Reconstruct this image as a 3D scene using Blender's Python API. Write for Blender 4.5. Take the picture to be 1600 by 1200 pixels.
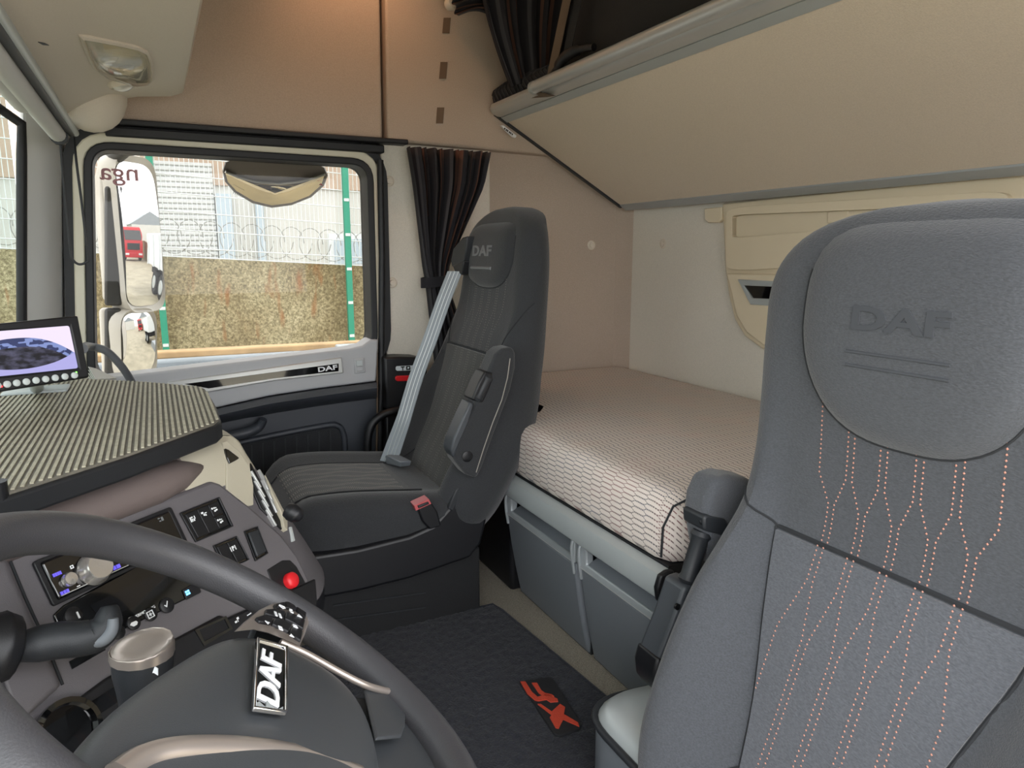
import bpy, bmesh, math, random
import numpy as np
from mathutils import Vector, Matrix, noise
from mathutils.bvhtree import BVHTree
random.seed(7)
for _o in list(bpy.data.objects): bpy.data.objects.remove(_o)
SC = bpy.context.scene
COL = SC.collection
# ---------------------------------------------------------------- camera
CAMZ = 0.88
YAW, PITCH, FPX = math.radians(26.5), math.radians(10.5), 1109.0
cd = bpy.data.cameras.new('camera'); cam = bpy.data.objects.new('camera', cd); COL.objects.link(cam)
cam.location = (0, 0, CAMZ); cam.rotation_euler = (math.pi/2 - PITCH, 0, -YAW)
cd.sensor_width = 36; cd.lens = FPX/1600*36; cd.clip_start = .01; cd.clip_end = 300
SC.camera = cam
# ---------------------------------------------------------------- sky and exposure
w = bpy.data.worlds.new('overcast_sky'); SC.world = w; w.use_nodes = True
bg = w.node_tree.nodes['Background']; bg.inputs['Color'].default_value = (.97, .975, 1, 1); bg.inputs['Strength'].default_value = 2.5
SC.view_settings.view_transform = 'Standard'; SC.view_settings.look = 'None'
SC.view_settings.gamma = 1; SC.view_settings.use_curve_mapping = False
SC.view_settings.exposure = 1.2
SC.cycles.diffuse_bounces = 8; SC.cycles.max_bounces = 14
# ---------------------------------------------------------------- sight lines: a picture point plus one known coordinate gives a place in the cab
FW = Vector((math.sin(YAW)*math.cos(PITCH), math.cos(YAW)*math.cos(PITCH), -math.sin(PITCH)))
RT = Vector((math.cos(YAW), -math.sin(YAW), 0)); UP = RT.cross(FW)
CP = Vector((0, 0, CAMZ))
def ray(px, py): return FW + RT*((px-800)/FPX) + UP*((600-py)/FPX)
def X(px, py, x): d = ray(px, py); return CP + d*(x/d.x)
def Y(px, py, y): d = ray(px, py); return CP + d*(y/d.y)
def Z(px, py, z): d = ray(px, py); return CP + d*((z-CAMZ)/d.z)
def PL(px, py, p0, n): d = ray(px, py); return CP + d*((Vector(p0)-CP).dot(n)/d.dot(n))
def V(*a): return Vector(a)
# ---------------------------------------------------------------- materials
MATS = {}
def srgb(h):
    h = h.lstrip('#'); c = [int(h[i:i+2], 16)/255 for i in (0, 2, 4)]
    return tuple(x/12.92 if x <= .04045 else ((x+.055)/1.055)**2.4 for x in c)
def mat(name, col, rough=.6, metal=0, bump=0, bscale=300, var=0, vscale=30, spec=.5, emit=None, estr=0, coat=0, alpha=1, sheen=0, stretch=None):
    m = bpy.data.materials.new(name); m.use_nodes = True; nt = m.node_tree; N = nt.nodes; L = nt.links
    b = N['Principled BSDF']; c = srgb(col) if isinstance(col, str) else col
    b.inputs['Base Color'].default_value = (*c, 1); b.inputs['Roughness'].default_value = rough; b.inputs['Metallic'].default_value = metal
    b.inputs['Specular IOR Level'].default_value = spec; b.inputs['Coat Weight'].default_value = coat
    if sheen: b.inputs['Sheen Weight'].default_value = sheen
    if emit: b.inputs['Emission Color'].default_value = (*srgb(emit), 1); b.inputs['Emission Strength'].default_value = estr
    tc = N.new('ShaderNodeTexCoord'); src = tc.outputs['Object']
    if stretch:
        mp = N.new('ShaderNodeMapping'); mp.inputs['Scale'].default_value = stretch; L.new(src, mp.inputs['Vector']); src = mp.outputs['Vector']
    if var:
        n = N.new('ShaderNodeTexNoise'); n.inputs['Scale'].default_value = vscale; n.inputs['Detail'].default_value = 3; L.new(src, n.inputs['Vector'])
        r = N.new('ShaderNodeMapRange'); r.inputs[1].default_value = .3; r.inputs[2].default_value = .7; r.inputs[3].default_value = 1-var; r.inputs[4].default_value = 1+var
        L.new(n.outputs['Fac'], r.inputs[0])
        mx = N.new('ShaderNodeVectorMath'); mx.operation = 'SCALE'; mx.inputs[0].default_value = c; L.new(r.outputs[0], mx.inputs['Scale']); L.new(mx.outputs[0], b.inputs['Base Color'])
    if bump:
        n = N.new('ShaderNodeTexNoise'); n.inputs['Scale'].default_value = bscale; n.inputs['Detail'].default_value = 2; L.new(src, n.inputs['Vector'])
        bp = N.new('ShaderNodeBump'); bp.inputs['Strength'].default_value = bump; bp.inputs['Distance'].default_value = .002; L.new(n.outputs['Fac'], bp.inputs['Height']); L.new(bp.outputs[0], b.inputs['Normal'])
    MATS[name] = m; return m
def glassmat(name, tint, trans, rough=0.0):
    m = bpy.data.materials.new(name); m.use_nodes = True; nt = m.node_tree; N = nt.nodes; L = nt.links
    N.remove(N['Principled BSDF']); o = N['Material Output']
    t = N.new('ShaderNodeBsdfTransparent'); t.inputs[0].default_value = (*tint, 1)
    g = N.new('ShaderNodeBsdfGlossy'); g.inputs['Roughness'].default_value = rough
    lw = N.new('ShaderNodeLayerWeight'); pw = N.new('ShaderNodeMath'); pw.operation = 'POWER'; pw.inputs[1].default_value = 5; L.new(lw.outputs['Facing'], pw.inputs[0])
    f = N.new('ShaderNodeMath'); f.operation = 'MULTIPLY_ADD'; f.inputs[1].default_value = .9; f.inputs[2].default_value = .012; L.new(pw.outputs[0], f.inputs[0])
    mx = N.new('ShaderNodeMixShader'); L.new(f.outputs[0], mx.inputs[0]); L.new(t.outputs[0], mx.inputs[1]); L.new(g.outputs[0], mx.inputs[2]); L.new(mx.outputs[0], o.inputs[0])
    MATS[name] = m; return m
# trim and plastics
mat('trim', '#d8cfc0', .75, bump=.15, bscale=700, var=.03, vscale=400)
mat('trim_fabric', '#c9bfb0', .9, bump=.5, bscale=900, var=.05, vscale=700)
mat('trim_side', '#b6a798', .92, bump=.5, bscale=500, var=.07, vscale=350)
mat('rear_fabric', '#dbd6ca', .9, bump=.5, bscale=500, var=.06, vscale=380)
mat('bunk_board', '#dacebd', .85, bump=.35, bscale=500, var=.05, vscale=350)
mat('cream', '#dccfb4', .6, bump=.12, bscale=900)
mat('pillar_grey', '#c9cac8', .6, bump=.1, bscale=900)
mat('cream_metal', '#d9d4c0', .4)
mat('rubber', '#16181c', .55)
mat('black_plastic', '#121317', .45, bump=.12, bscale=900)
mat('dark_plastic', '#26292d', .5, bump=.15, bscale=900)
mat('dash_grey', '#605d60', .55, bump=.18, bscale=1100)
mat('dash_cream', '#b9b3a0', .55, bump=.15, bscale=900)
mat('dash_top', '#6d625f', .6, bump=.2, bscale=900)
mat('door_grey', '#a9aaad', .45, bump=.08, bscale=900)
mat('door_dark', '#3a3e45', .45, bump=.12, bscale=900)
mat('arm_grey', '#3f4348', .4, bump=.08, bscale=900)
mat('silver', '#c4c6c5', .32, metal=.4)
mat('silver_paint', '#b3babb', .38, metal=.25)
mat('chrome', '#e6e6e8', .08, metal=1)
mat('gloss_black', '#0b0c0e', .06, coat=1)
mat('locker_grey', '#6f747a', .5, bump=.08, bscale=900)
mat('locker_lip', '#a7adb0', .35, metal=.3)
mat('seat_fabric', '#45484d', .92, bump=.6, bscale=620, var=.2, vscale=560, sheen=.25, stretch=(1, .4, 1))
mat('seat_insert', '#53565c', .92, bump=.6, bscale=620, var=.2, vscale=560, sheen=.25, stretch=(1, .4, 1))
mat('seat_pad', '#474a4f', .92, bump=.6, bscale=620, var=.2, vscale=560, sheen=.25, stretch=(1, .4, 1))
mat('pseat_fabric', '#2b2d30', .92, bump=.6, bscale=620, var=.2, vscale=560, sheen=.2, stretch=(1, .4, 1))
mat('pseat_insert', '#363736', .92, bump=.6, bscale=620, var=.2, vscale=560, sheen=.2, stretch=(1, .4, 1))
mat('seam', '#26282b', .9)
mat('emboss', '#44474c', .9)
mat('emboss_light', '#77787a', .9)
mat('thread_orange', '#c08a78', .8)
mat('thread_grey', '#9a958e', .8)
mat('belt', '#8f979d', .7, bump=.3, bscale=900, stretch=(1, 1, 1))
mat('wheel_leather', '#3d3d40', .42, bump=.15, bscale=700, var=.05, vscale=25)
mat('wheel_hub', '#3d4043', .42, bump=.12, bscale=1200)
mat('wheel_trim', '#a59b93', .3, metal=.6)
mat('white_print', '#e9ecef', .5, emit='#e9ecef', estr=.0)
mat('red_plastic', '#d8232b', .35)
mat('red_buckle', '#b5575a', .4)
mat('mesh_dark', '#212327', .8, bump=.6, bscale=400)
mat('curtain_dark', '#1c1b21', .9, bump=.2, bscale=600)
mat('curtain_grey', '#37363a', .9, bump=.2, bscale=600)
mat('curtain_brown', '#5c4036', .9, bump=.2, bscale=600)
mat('strap', '#6b5a4a', .9)
mat('dark_cloth', '#2b2a2b', .95, bump=.4, bscale=300)
mat('cable', '#5d6064', .5)
mat('tray_rubber', '#6a665c', .7, bump=.5, bscale=500, var=.15, vscale=60)
mat('tray_rib', '#a8a28e', .6, bump=.8, bscale=420, var=.15, vscale=80)
mat('tray_black', '#1f2124', .5, bump=.1, bscale=600)
mat('floor_rubber', '#8f887b', .85, bump=.9, bscale=320, var=.35, vscale=420)
mat('floor_dark', '#111214', .8, bump=.5, bscale=300, var=.2, vscale=300)
mat('carpet', '#1b1e27', 1, bump=1, bscale=260, var=.6, vscale=190, sheen=.15)
mat('patch', '#1d1e21', .8, bump=.3, bscale=900)
mat('patch_red', '#c9472f', .8, bump=.6, bscale=900, var=.2, vscale=900)
mat('mirror', '#f2f2f2', .01, metal=1)
mat('mirror_tint', '#d8c9a4', .03, metal=1)
mat('kerb_housing', '#8d857e', .5)
mat('housing_white', '#dcd8cf', .4)
mat('housing_dark', '#4a4a4a', .5)
mat('screen_off', '#0c0e12', .1)
mat('button_grey', '#c9d0cf', .45)
mat('lamp_chrome', '#e6e4dc', .25, metal=.35)
mat('lamp_bulb', '#fff0d8', .3, emit='#ffd2a0', estr=14)
mat('fence_green', '#2f8f74', .5)
mat('fence_wire', '#d5dbda', .5, metal=.2)
mat('razor', '#9a9a96', .45, metal=.4)
mat('facade', '#c9c9c3', .8, var=.06, vscale=1.2)
mat('facade_warm', '#b7a391', .8, var=.06, vscale=2)
mat('shutter', '#c9cccb', .6)
mat('facade_blue', '#b4c3cd', .7)
mat('rust_beam', '#b99a72', .8, var=.25, vscale=6)
mat('truck_grey', '#8c9398', .5, var=.1, vscale=5)
mat('truck_red', '#b8202a', .3)
mat('tyre', '#1b1c1e', .8)
mat('white_paint', '#d9dee0', .4)
mat('tarmac', '#a39b86', .8, var=.18, vscale=1.3, bump=.3, bscale=20)
mat('knob_silver', '#d9d5d0', .22, metal=.75)
mat('lcd', '#0d1016', .12, coat=1)
mat('led_blue', '#5cb4ff', .4, emit='#5cb4ff', estr=2)
mat('led_violet', '#5a52b0', .4, emit='#4a40b0', estr=.6)
mat('led_red', '#ff3030', .4, emit='#ff3030', estr=2)
mat('led_green', '#70ff50', .4, emit='#70ff50', estr=2)
mat('reflection_red', '#b5858a', .6)
mat('grey_print', '#6d7072', .6)
mat('label_plate', '#cfd8de', .4)
mat('roof_green', '#4d7d80', .7)
glassmat('side_glass', (.66, .66, .645), .85)
glassmat('windscreen_glass', (.62, .65, .635), .85)
glassmat('lamp_glass', (.93, .92, .88), .9, .05)
# concrete: aggregate, rust streaks and a crack, all marks of the wall itself
def concrete():
    m = bpy.data.materials.new('concrete'); m.use_nodes = True; nt = m.node_tree; N = nt.nodes; L = nt.links; b = N['Principled BSDF']
    tc = N.new('ShaderNodeTexCoord')
    n1 = N.new('ShaderNodeTexNoise'); n1.inputs['Scale'].default_value = 38; n1.inputs['Detail'].default_value = 6; n1.inputs['Roughness'].default_value = .75; L.new(tc.outputs['Object'], n1.inputs['Vector'])
    cr = N.new('ShaderNodeValToRGB'); e = cr.color_ramp.elements; e[0].position = .34; e[0].color = (*srgb('#675e46'), 1); e[1].position = .66; e[1].color = (*srgb('#d0c5a4'), 1)
    q = cr.color_ramp.elements.new(.5); q.color = (*srgb('#9d9373'), 1); L.new(n1.outputs['Fac'], cr.inputs[0])
    n2 = N.new('ShaderNodeTexNoise'); n2.inputs['Scale'].default_value = 1.6; n2.inputs['Detail'].default_value = 3; L.new(tc.outputs['Object'], n2.inputs['Vector'])
    mx = N.new('ShaderNodeMix'); mx.data_type = 'RGBA'; mx.blend_type = 'MULTIPLY'; mx.inputs[0].default_value = .5; L.new(cr.outputs[0], mx.inputs[6])
    cr2 = N.new('ShaderNodeValToRGB'); e = cr2.color_ramp.elements; e[0].position = .35; e[0].color = (*srgb('#b09a74'), 1); e[1].position = .65; e[1].color = (1, 1, 1, 1); L.new(n2.outputs['Fac'], cr2.inputs[0]); L.new(cr2.outputs[0], mx.inputs[7])
    mp = N.new('ShaderNodeMapping'); mp.inputs['Scale'].default_value = (5.5, 1, 1.1); L.new(tc.outputs['Object'], mp.inputs['Vector'])
    n3 = N.new('ShaderNodeTexNoise'); n3.inputs['Scale'].default_value = 1.5; n3.inputs['Detail'].default_value = 2; L.new(mp.outputs[0], n3.inputs['Vector'])
    r = N.new('ShaderNodeMapRange'); r.inputs[1].default_value = .62; r.inputs[2].default_value = .74; r.inputs[4].default_value = .8; L.new(n3.outputs['Fac'], r.inputs[0])
    m2 = N.new('ShaderNodeMix'); m2.data_type = 'RGBA'; L.new(r.outputs[0], m2.inputs[0]); L.new(mx.outputs[2], m2.inputs[6]); m2.inputs[7].default_value = (*srgb('#94633a'), 1)
    L.new(m2.outputs[2], b.inputs['Base Color']); b.inputs['Roughness'].default_value = .9
    bp = N.new('ShaderNodeBump'); bp.inputs['Strength'].default_value = .6; bp.inputs['Distance'].default_value = .02; L.new(n1.outputs['Fac'], bp.inputs['Height']); L.new(bp.outputs[0], b.inputs['Normal'])
    MATS['concrete'] = m
concrete()
def mattress_mat():      # woven honeycomb lines on a pale cover
    m = bpy.data.materials.new('mattress_cover'); m.use_nodes = True; nt = m.node_tree; N = nt.nodes; L = nt.links; b = N['Principled BSDF']
    tc = N.new('ShaderNodeTexCoord'); sp = N.new('ShaderNodeSeparateXYZ'); L.new(tc.outputs['UV'], sp.inputs[0])
    def mth(op, a, c=None, clamp=False):
        n = N.new('ShaderNodeMath'); n.operation = op; n.use_clamp = clamp
        for i, q in enumerate((a, c)):
            if q is None: continue
            if isinstance(q, (int, float)): n.inputs[i].default_value = q
            else: L.new(q, n.inputs[i])
        return n.outputs[0]
    u, v = sp.outputs[0], sp.outputs[1]       # u across the rows (x), v along the rows (y), metres
    P, Q = .0056, .070
    tri = mth('ABSOLUTE', mth('SUBTRACT', mth('MULTIPLY', mth('FRACT', mth('DIVIDE', v, Q)), 2), 1))       # 0..1..0
    trap = mth('MULTIPLY', mth('SUBTRACT', mth('MULTIPLY', mth('SUBTRACT', tri, .38), 4.2, True), .5), P*.86)
    def fam(off, sgn):
        t = mth('ADD', mth('SUBTRACT', u, off), mth('MULTIPLY', trap, sgn))
        fr = mth('ABSOLUTE', mth('SUBTRACT', mth('FRACT', mth('DIVIDE', t, 2*P)), .5))
        return mth('MULTIPLY', fr, 2*P)
    d = mth('MINIMUM', fam(0, 1), fam(P, -1))
    line = mth('SUBTRACT', 1, mth('DIVIDE', mth('SUBTRACT', d, .0004), .0009, True), True)
    dash = mth('GREATER_THAN', mth('FRACT', mth('DIVIDE', v, .0046)), .3)
    fac = mth('MULTIPLY', line, mth('MULTIPLY', dash, .9))
    n1 = N.new('ShaderNodeTexNoise'); n1.inputs['Scale'].default_value = 9; L.new(tc.outputs['UV'], n1.inputs['Vector'])
    cr = N.new('ShaderNodeValToRGB'); e = cr.color_ramp.elements; e[0].position = .38; e[0].color = (*srgb('#33405e'), 1); e[1].position = .62; e[1].color = (*srgb('#7d3a40'), 1)
    q = cr.color_ramp.elements.new(.5); q.color = (*srgb('#4a4648'), 1); L.new(n1.outputs['Fac'], cr.inputs[0])
    mx = N.new('ShaderNodeMix'); mx.data_type = 'RGBA'; L.new(fac, mx.inputs[0]); mx.inputs[6].default_value = (*srgb('#dbd0c8'), 1); L.new(cr.outputs[0], mx.inputs[7])
    L.new(mx.outputs[2], b.inputs['Base Color']); b.inputs['Roughness'].default_value = .92
    n2 = N.new('ShaderNodeTexNoise'); n2.inputs['Scale'].default_value = 700; L.new(tc.outputs['UV'], n2.inputs['Vector'])
    bp = N.new('ShaderNodeBump'); bp.inputs['Strength'].default_value = .4; bp.inputs['Distance'].default_value = .002; L.new(n2.outputs['Fac'], bp.inputs['Height'])
    b2 = N.new('ShaderNodeBump'); b2.inputs['Strength'].default_value = .5; b2.inputs['Distance'].default_value = .003; b2.invert = True; L.new(line, b2.inputs['Height']); L.new(bp.outputs[0], b2.inputs['Normal']); L.new(b2.outputs[0], b.inputs['Normal'])
    MATS['mattress_cover'] = m
mattress_mat()
def screen_mat():        # the picture on the reversing monitor: pale sky, a dark vehicle yard seen through a fisheye lens, violet rim
    m = bpy.data.materials.new('screen_picture'); m.use_nodes = True; nt = m.node_tree; N = nt.nodes; L = nt.links; b = N['Principled BSDF']
    tc = N.new('ShaderNodeTexCoord'); sp = N.new('ShaderNodeSeparateXYZ'); L.new(tc.outputs['UV'], sp.inputs[0])
    def mth(op, a, c=None, clamp=False):
        n = N.new('ShaderNodeMath'); n.operation = op; n.use_clamp = clamp
        for i, q in enumerate((a, c)):
            if q is None: continue
            if isinstance(q, (int, float)): n.inputs[i].default_value = q
            else: L.new(q, n.inputs[i])
        return n.outputs[0]
    u, v = sp.outputs[0], sp.outputs[1]
    du = mth('SUBTRACT', u, .42); arch = mth('SUBTRACT', .82, mth('MULTIPLY', mth('POWER', mth('ABSOLUTE', du), 2.4), 1.7))
    below = mth('LESS_THAN', v, arch)                                   # below the arched horizon
    city = mth('LESS_THAN', v, mth('SUBTRACT', arch, .2))
    rim = mth('LESS_THAN', mth('ADD', mth('MULTIPLY', mth('POWER', mth('ABSOLUTE', du), 2), -.9), v), mth('SUBTRACT', .11, mth('MULTIPLY', du, .05)))
    ns = N.new('ShaderNodeTexNoise'); ns.inputs['Scale'].default_value = 9; ns.inputs['Detail'].default_value = 4; L.new(tc.outputs['UV'], ns.inputs['Vector'])
    vo = N.new('ShaderNodeTexVoronoi'); vo.inputs['Scale'].default_value = 13; vo.distance = 'CHEBYCHEV'; L.new(tc.outputs['UV'], vo.inputs['Vector'])
    c1 = N.new('ShaderNodeValToRGB'); c1.color_ramp.interpolation = 'CONSTANT'; e = c1.color_ramp.elements; e[0].color = (*srgb('#333c66'), 1); e[1].position = .5; e[1].color = (*srgb('#7f8fc4'), 1); L.new(vo.outputs['Color'], c1.inputs[0])
    c2 = N.new('ShaderNodeValToRGB'); e = c2.color_ramp.elements; e[0].position = .4; e[0].color = (*srgb('#17171f'), 1); e[1].position = .75; e[1].color = (*srgb('#5a5a72'), 1); L.new(ns.outputs['Fac'], c2.inputs[0])
    def mix(f, a, c):
        n = N.new('ShaderNodeMix'); n.data_type = 'RGBA'; L.new(f, n.inputs[0])
        for i, q in ((6, a), (7, c)):
            if isinstance(q, tuple): n.inputs[i].default_value = q
            else: L.new(q, n.inputs[i])
        return n.outputs[2]
    o = mix(below, (*srgb('#e9dcf4'), 1), c1.outputs[0]); o = mix(city, o, c2.outputs[0]); o = mix(rim, o, (*srgb('#a9a6dc'), 1))
    b.inputs['Base Color'].default_value = (.01, .01, .01, 1); b.inputs['Roughness'].default_value = .25
    L.new(o, b.inputs['Emission Color']); b.inputs['Emission Strength'].default_value = .5
    MATS['screen_picture'] = m
screen_mat()
# ---------------------------------------------------------------- mesh helpers
class M:
    def __init__(s): s.v = []; s.f = []; s.mi = []; s.uv = None
    def add(s, vs, fs, mi=0):
        o = len(s.v); s.v += [Vector(q) for q in vs]
        for f in fs: s.f.append([i+o for i in f]); s.mi.append(mi)
        return s
    def box(s, a, b, mi=0):
        (x0, y0, z0), (x1, y1, z1) = a, b
        return s.add([(x0,y0,z0),(x1,y0,z0),(x1,y1,z0),(x0,y1,z0),(x0,y0,z1),(x1,y0,z1),(x1,y1,z1),(x0,y1,z1)],
                     [(0,3,2,1),(4,5,6,7),(0,1,5,4),(1,2,6,5),(2,3,7,6),(3,0,4,7)], mi)
    def prism(s, pts, vec, mi=0):
        pts = [Vector(p) for p in pts]; vec = Vector(vec); n = len(pts)
        nr = Vector((0,0,0))
        for i in range(n): nr += pts[i].cross(pts[(i+1) % n])
        if nr.dot(vec) > 0: pts = pts[::-1]
        return s.add(pts+[p+vec for p in pts], [list(range(n)), list(range(2*n-1, n-1, -1))]+[(i, i+n, (i+1) % n+n, (i+1) % n)[::1] for i in range(n)], mi)
    def ring(s, inner, outer, vec, mi=0):      # frame between two outlines with the same count, given depth
        n = len(inner); I = [Vector(p) for p in inner]; O = [Vector(p) for p in outer]; vec = Vector(vec)
        vs = I+O+[p+vec for p in I]+[p+vec for p in O]; fs = []
        for i in range(n):
            j = (i+1) % n
            fs += [(i, j, n+j, n+i), (2*n+i, 3*n+i, 3*n+j, 2*n+j), (i, 2*n+i, 2*n+j, j), (n+i, n+j, 3*n+j, 3*n+i)]
        return s.add(vs, fs, mi)
    def loft(s, rings, closed=True, caps=True, mi=0):
        n = len(rings[0]); vs = [p for r in rings for p in r]; fs = []
        for a in range(len(rings)-1):
            for i in range(n if closed else n-1):
                j = (i+1) % n; fs.append((a*n+i, a*n+j, (a+1)*n+j, (a+1)*n+i))
        if caps and closed: fs += [list(range(n))[::-1], [(len(rings)-1)*n+i for i in range(n)]]
        return s.add(vs, fs, mi)
    def tube(s, path, r, n=10, closed=False, mi=0, flat=None):
        path = [Vector(p) for p in path]; k = len(path); rings = []; prev = None
        for i, p in enumerate(path):
            a = path[(i-1) % k] if (i or closed) else p; b = path[(i+1) % k] if (i < k-1 or closed) else p
            t = (b-a).normalized()
            if prev is None:
                h = Vector((0,0,1)) if abs(t.z) < .9 else Vector((1,0,0)); prev = (h-t*h.dot(t)).normalized()
            prev = (prev-t*prev.dot(t)).normalized(); q = t.cross(prev); rr = r[i] if isinstance(r, (list, tuple)) else r
            rings.append([p+prev*math.cos(2*math.pi*j/n)*rr+q*math.sin(2*math.pi*j/n)*rr for j in range(n)])
        if closed: rings.append(rings[0])
        return s.loft(rings, True, not closed, mi)
    def ribbon(s, path, side, wd, th, mi=0):   # flat strap: side = width direction(s)
        rings = []; path = [Vector(p) for p in path]
        for i, p in enumerate(path):
            sd = Vector(side[i] if isinstance(side, list) else side).normalized()
            t = (path[min(i+1, len(path)-1)]-path[max(i-1, 0)]).normalized(); nn = t.cross(sd).normalized()
            ww = wd[i] if isinstance(wd, list) else wd
            rings.append([p+sd*ww/2+nn*th/2, p-sd*ww/2+nn*th/2, p-sd*ww/2-nn*th/2, p+sd*ww/2-nn*th/2])
        return s.loft(rings, True, True, mi)
    def lathe(s, prof, c, axis, n=24, mi=0):   # prof: (radius, height along axis)
        ax = Vector(axis).normalized(); h = Vector((0,0,1)) if abs(ax.z) < .9 else Vector((1,0,0)); p = (h-ax*h.dot(ax)).normalized(); q = ax.cross(p); c = Vector(c)
        return s.loft([[c+ax*z+p*r*math.cos(2*math.pi*j/n)+q*r*math.sin(2*math.pi*j/n) for j in range(n)] for r, z in prof], True, True, mi)
    def grid(s, fn, nu, nv, mi=0, flip=False):
        vs = [fn(i/nu, j/nv) for i in range(nu+1) for j in range(nv+1)]; w = nv+1
        fs = [((i*w+j), (i+1)*w+j, (i+1)*w+j+1, i*w+j+1) for i in range(nu) for j in range(nv)]
        if flip: fs = [f[::-1] for f in fs]
        return s.add(vs, fs, mi)
    def bvh(s): return BVHTree.FromPolygons([tuple(v) for v in s.v], s.f)
def base_of(o):
    p = Vector((0,0,0))
    while o is not None: p += Vector(o.location); o = o.parent
    return p
def obj(name, m, mats, parent=None, bevel=0, seg=2, smooth=48, sub=0, kind=None, label=None, fix=True, origin=None):
    off = base_of(parent) if parent else Vector((0,0,0))
    if parent is None:
        if origin is not None: off = Vector(origin)
        else:
            xs = [v.x for v in m.v]; ys = [v.y for v in m.v]; zs = [v.z for v in m.v]
            off = Vector(((min(xs)+max(xs))/2, (min(ys)+max(ys))/2, min(zs)))
    me = bpy.data.meshes.new(name); me.from_pydata([tuple(v-off) for v in m.v], [], m.f)
    if not isinstance(mats, (list, tuple)): mats = [mats]
    for q in mats: me.materials.append(MATS[q])
    for p, i in zip(me.polygons, m.mi): p.material_index = i; p.use_smooth = True
    if m.uv:
        ul = me.uv_layers.new(name='UVMap')
        for lp in me.loops: ul.data[lp.index].uv = m.uv[lp.vertex_index]
    if fix:
        b = bmesh.new(); b.from_mesh(me); bmesh.ops.recalc_face_normals(b, faces=b.faces); b.to_mesh(me); b.free()
    if me.validate(verbose=False): print('invalid mesh repaired', name)
    me.set_sharp_from_angle(angle=math.radians(smooth))
    o = bpy.data.objects.new(name, me); COL.objects.link(o)
    if parent: o.parent = parent
    else: o.location = off
    if bevel:
        md = o.modifiers.new('bevel', 'BEVEL'); md.width = bevel; md.segments = seg; md.limit_method = 'ANGLE'; md.angle_limit = math.radians(35); md.harden_normals = False
    if sub:
        md = o.modifiers.new('sub', 'SUBSURF'); md.levels = sub; md.render_levels = sub
    if kind: o['kind'] = kind
    if label: o['label'] = label
    return o
def tag(o, label, cat, group=None):
    o['label'] = label; o['category'] = cat
    if group: o['group'] = group
    return o
def thing(name, label, cat, loc=(0,0,0), group=None):
    o = bpy.data.objects.new(name, None); COL.objects.link(o); o.location = loc; o.empty_display_size = .05
    return tag(o, label, cat, group)
def struct(name, m, mats, parent=None, **k):
    o = obj(name, m, mats, parent, **k)
    if parent is None: o['kind'] = 'structure'
    return o
def sroot(name, loc):
    o = bpy.data.objects.new(name, None); COL.objects.link(o); o.location = loc; o.empty_display_size = .05; o['kind'] = 'structure'; return o
def snap(px, py, bvh):
    d = ray(px, py).normalized(); h = bvh.ray_cast(CP, d)
    if h[0] is None: return None
    n = h[1] if h[1].dot(d) < 0 else -h[1]
    return h[0], n
def decal(poly, bvh, up=.004, down=.004):
    """slab lying on a surface, its outline given as picture points"""
    hs = [snap(px, py, bvh) for px, py in poly]; hs = [h for h in hs if h]
    n = sum((h[1] for h in hs), Vector()).normalized(); m = M()
    m.prism([h[0]-n*down for h in hs], n*(up+down)); return m
def text_mesh(body, frame, size, depth, font_scale=(1, 1), shear=0, bold=.0, center=True):
    """lettering as mesh; frame(x, y, d) -> world point"""
    cu = bpy.data.curves.new('lettering', 'FONT'); cu.body = body; cu.size = 1; cu.extrude = .0; cu.offset = bold; cu.shear = shear; cu.resolution_u = 3
    o = bpy.data.objects.new('lettering', cu); COL.objects.link(o)
    dg = bpy.context.evaluated_depsgraph_get(); dg.update(); me = bpy.data.meshes.new_from_object(o.evaluated_get(dg))
    vs = [v.co.copy() for v in me.vertices]; fs = [list(p.vertices) for p in me.polygons]
    be = {}
    for f in fs:
        for i in range(len(f)):
            a, b = f[i], f[(i+1) % len(f)]; be[(a, b)] = 1
    edge = [(a, b) for (a, b) in be if (b, a) not in be]
    bpy.data.objects.remove(o); bpy.data.curves.remove(cu); bpy.data.meshes.remove(me)
    xs = [v.x for v in vs]; ys = [v.y for v in vs]; cx = (min(xs)+max(xs))/2; cy = (min(ys)+max(ys))/2; wd = max(xs)-min(xs)
    k = size/wd if center else size; m = M(); n = len(vs)
    P = [((v.x-cx)*k*font_scale[0], (v.y-cy)*k*font_scale[1]) for v in vs]
    V1 = [frame(x, y, depth) for x, y in P]; V0 = [frame(x, y, -.0005) for x, y in P]
    m.add(V1+V0, fs+[(a, a+n, b+n, b) for a, b in edge]); return m
def rquad(c, r, off=0, n=6):
    """outline of a four-cornered opening with rounded corners in (x, z), grown by off; corners in order"""
    c = [Vector((p[0], p[1])) for p in c]; area = sum(c[i].x*c[(i+1) % 4].y-c[(i+1) % 4].x*c[i].y for i in range(4)); sg = 1 if area > 0 else -1
    L = []
    for i in range(4):
        d = (c[(i+1) % 4]-c[i]).normalized(); nn = Vector((d.y, -d.x))*sg; L.append((c[i]+nn*off, d))
    P = []
    for i in range(4):
        (p, d), (q, e) = L[i-1], L[i]; cr = d.x*e.y-d.y*e.x; t = ((q-p).x*e.y-(q-p).y*e.x)/cr; P.append(p+d*t)
    out = []; rr = (r if isinstance(r, (list, tuple)) else [r]*4)
    for i in range(4):
        p = P[i]; a = (P[i-1]-p).normalized(); b = (P[(i+1) % 4]-p).normalized(); R = rr[i]+max(off, 0)
        s0, s1 = p+a*R, p+b*R
        for k in range(n+1):
            t = k/n; out.append(s0*(1-t)**2+p*2*t*(1-t)+s1*t*t)
    return out
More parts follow.
